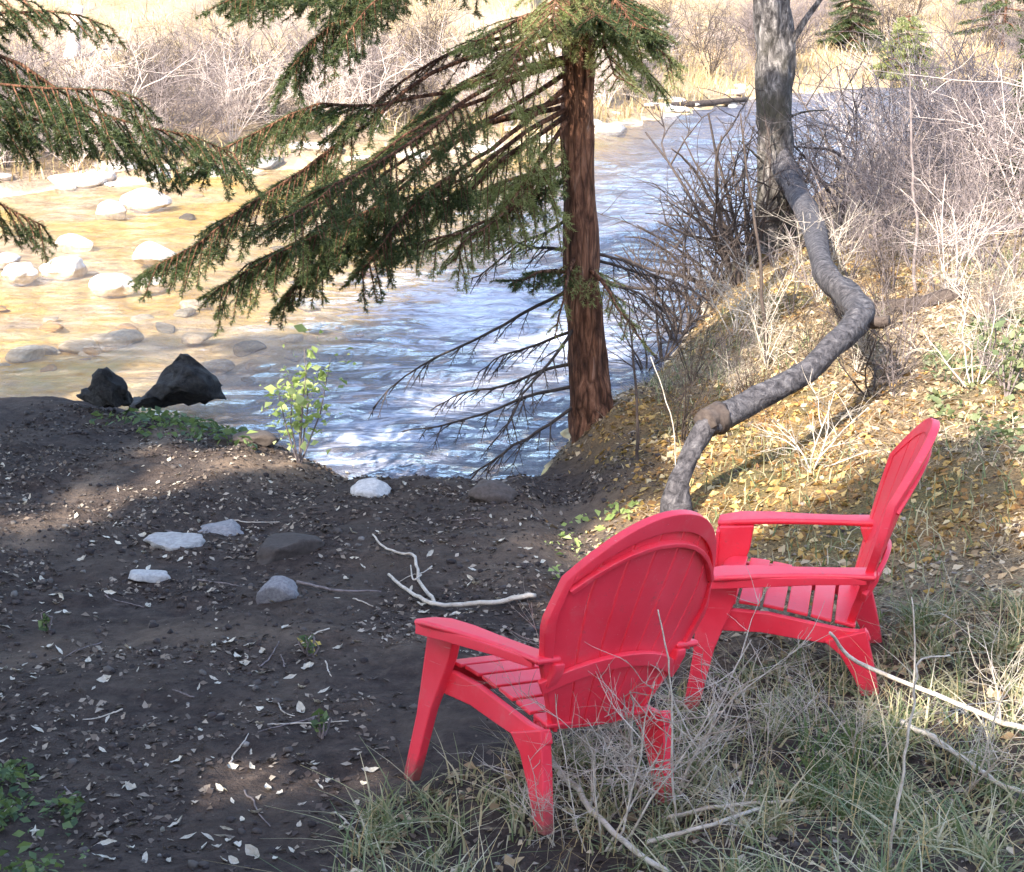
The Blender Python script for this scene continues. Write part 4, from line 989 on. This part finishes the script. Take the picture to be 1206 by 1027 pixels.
for k, (pts, lb) in enumerate([([(1052, 1025), (1060, 940), (1075, 850), (1085, 790), (1100, 770), (1122, 768)], 'tall pale stalk with a hooked tip, before the right chair'),
                               ([(796, 985), (794, 880), (790, 780), (778, 720)], 'tall grey stalk standing between the two chairs'),
                               ([(800, 590), (790, 500), (765, 420)], 'pale curved stalk behind the left chair'),
                               ([(1075, 700), (1078, 760), (1076, 830)][::-1], 'thin stalk standing behind the hooked stalk')]):
    b = ground_pt(*pts[0]); P = [tuple(b - Vector((0, 0, .03)))] + [tuple(at_y(u, v, b.y + .02 * i)) for i, (u, v) in enumerate(pts[1:])]
    tag(stick('dry_stalk', P, .0045, .0022, M['pale_wood']), lb, 'stalk')
weed = [shrub_mesh('stems', .62, 5, .5, 700 + k, 2, .005, 5, .14) for k in range(3)]
for k, (u, v, s, lb) in enumerate([(742, 965, 1.0, 'leafless weed with fine twigs before the left chair back'), (690, 955, .7, 'dry weed at the rear leg of the left chair'), (800, 900, .95, 'dry twiggy weed between the chairs'),
                                   (890, 900, .6, 'dry weed below the right chair seat'), (1130, 930, .7, 'dry weed near the pale curved stick'), (960, 870, .5, 'small dry weed under the right chair'), (1020, 900, .5, 'small dry weed behind the green grass clump'),
                                   (660, 1000, .5, 'dry weed beside the nearest chair leg'), (1180, 860, .6, 'dry weed at the frame edge beside the long stick'), (850, 1000, .5, 'small dry weed by the bleached sticks'), (700, 1005, .9, 'tall many-branched dry weed standing before the left chair back'), (775, 940, 1.1, 'dry weed between the rear right leg and the other chair')]):
    place('dry_weed', weed[k % 3], M['pale_wood'], ground_pt(u, v), k * 1.3, s, lb, 'weed')
for k in range(26):
    u = rng.uniform(0, 620); v = rng.uniform(560, 1010)
    if u > 440 and v > 720: u *= .6
    p = ground_pt(u, v); a = rng.uniform(0, 6.28); L = rng.uniform(.05, .16)
    pts = [(p.x + math.cos(a) * L * t + rng.normal(0, .006), p.y + math.sin(a) * L * t) for t in (-1, -.3, .4, 1)]
    tag(stick('fallen_twig', [(x, y, gz(x, y) + .006) for x, y in pts], .004, .002, M['brush_wood'] if k % 2 else M['pale_wood'], None, 5), 'short dry twig lying on the dark soil', 'twig', 'twigs on the dark soil')
def leafy_plant(u, v, h, n, size, seed, label, mat):
    p = ground_pt(u, v); r = np.random.default_rng(seed); t = empty('leafy_plant', (0, 0, 0), 0, label, 'plant')
    wood = MB(); P_ = []
    for k in range(7):
        a = r.random() * 6.28; e = np.array(p) + [math.cos(a) * h * .35 * r.random(), math.sin(a) * h * .35 * r.random(), h * (.6 + .5 * r.random())]
        m_ = (np.array(p) + e) / 2 + r.normal(0, .02, 3); tube(wood, [np.array(p) - [0, 0, .03], m_, e], [.007, .005, .002], 5, False)
        for j in range(n // 7): g = .3 + .7 * r.random(); P_.append(np.array(p) + (e - np.array(p)) * g + r.normal(0, .09 * h, 3))
    wood.build('stem', M['brush_wood'], t)
    N_ = r.normal(size=(len(P_), 3)); N_[:, 2] += 1.2; N_ /= np.linalg.norm(N_, axis=1)[:, None]
    mb = MB(); leaf_quads(mb, np.array(P_), N_, size, r); mb.build('leaves', M[mat], t, False)
leafy_plant(352, 545, .85, 330, .030, 801, 'yellow green sapling standing at the water edge', 'sapling_leaf')
leafy_plant(378, 868, .10, 24, .025, 802, 'small grey green plant on the soil left of the front chair leg', 'herb')
leafy_plant(365, 772, .10, 22, .02, 803, 'tiny green plant by the bright yellow leaves', 'herb')
leafy_plant(55, 745, .10, 20, .022, 804, 'tiny dark green plant near the frame edge', 'herb')
leafy_plant(1185, 470, .5, 170, .026, 805, 'green leafy bush on the right bank at the frame edge', 'pale_herb')
leafy_plant(1160, 440, .4, 120, .024, 806, 'small green bush beside the leafy bush on the right bank', 'pale_herb')
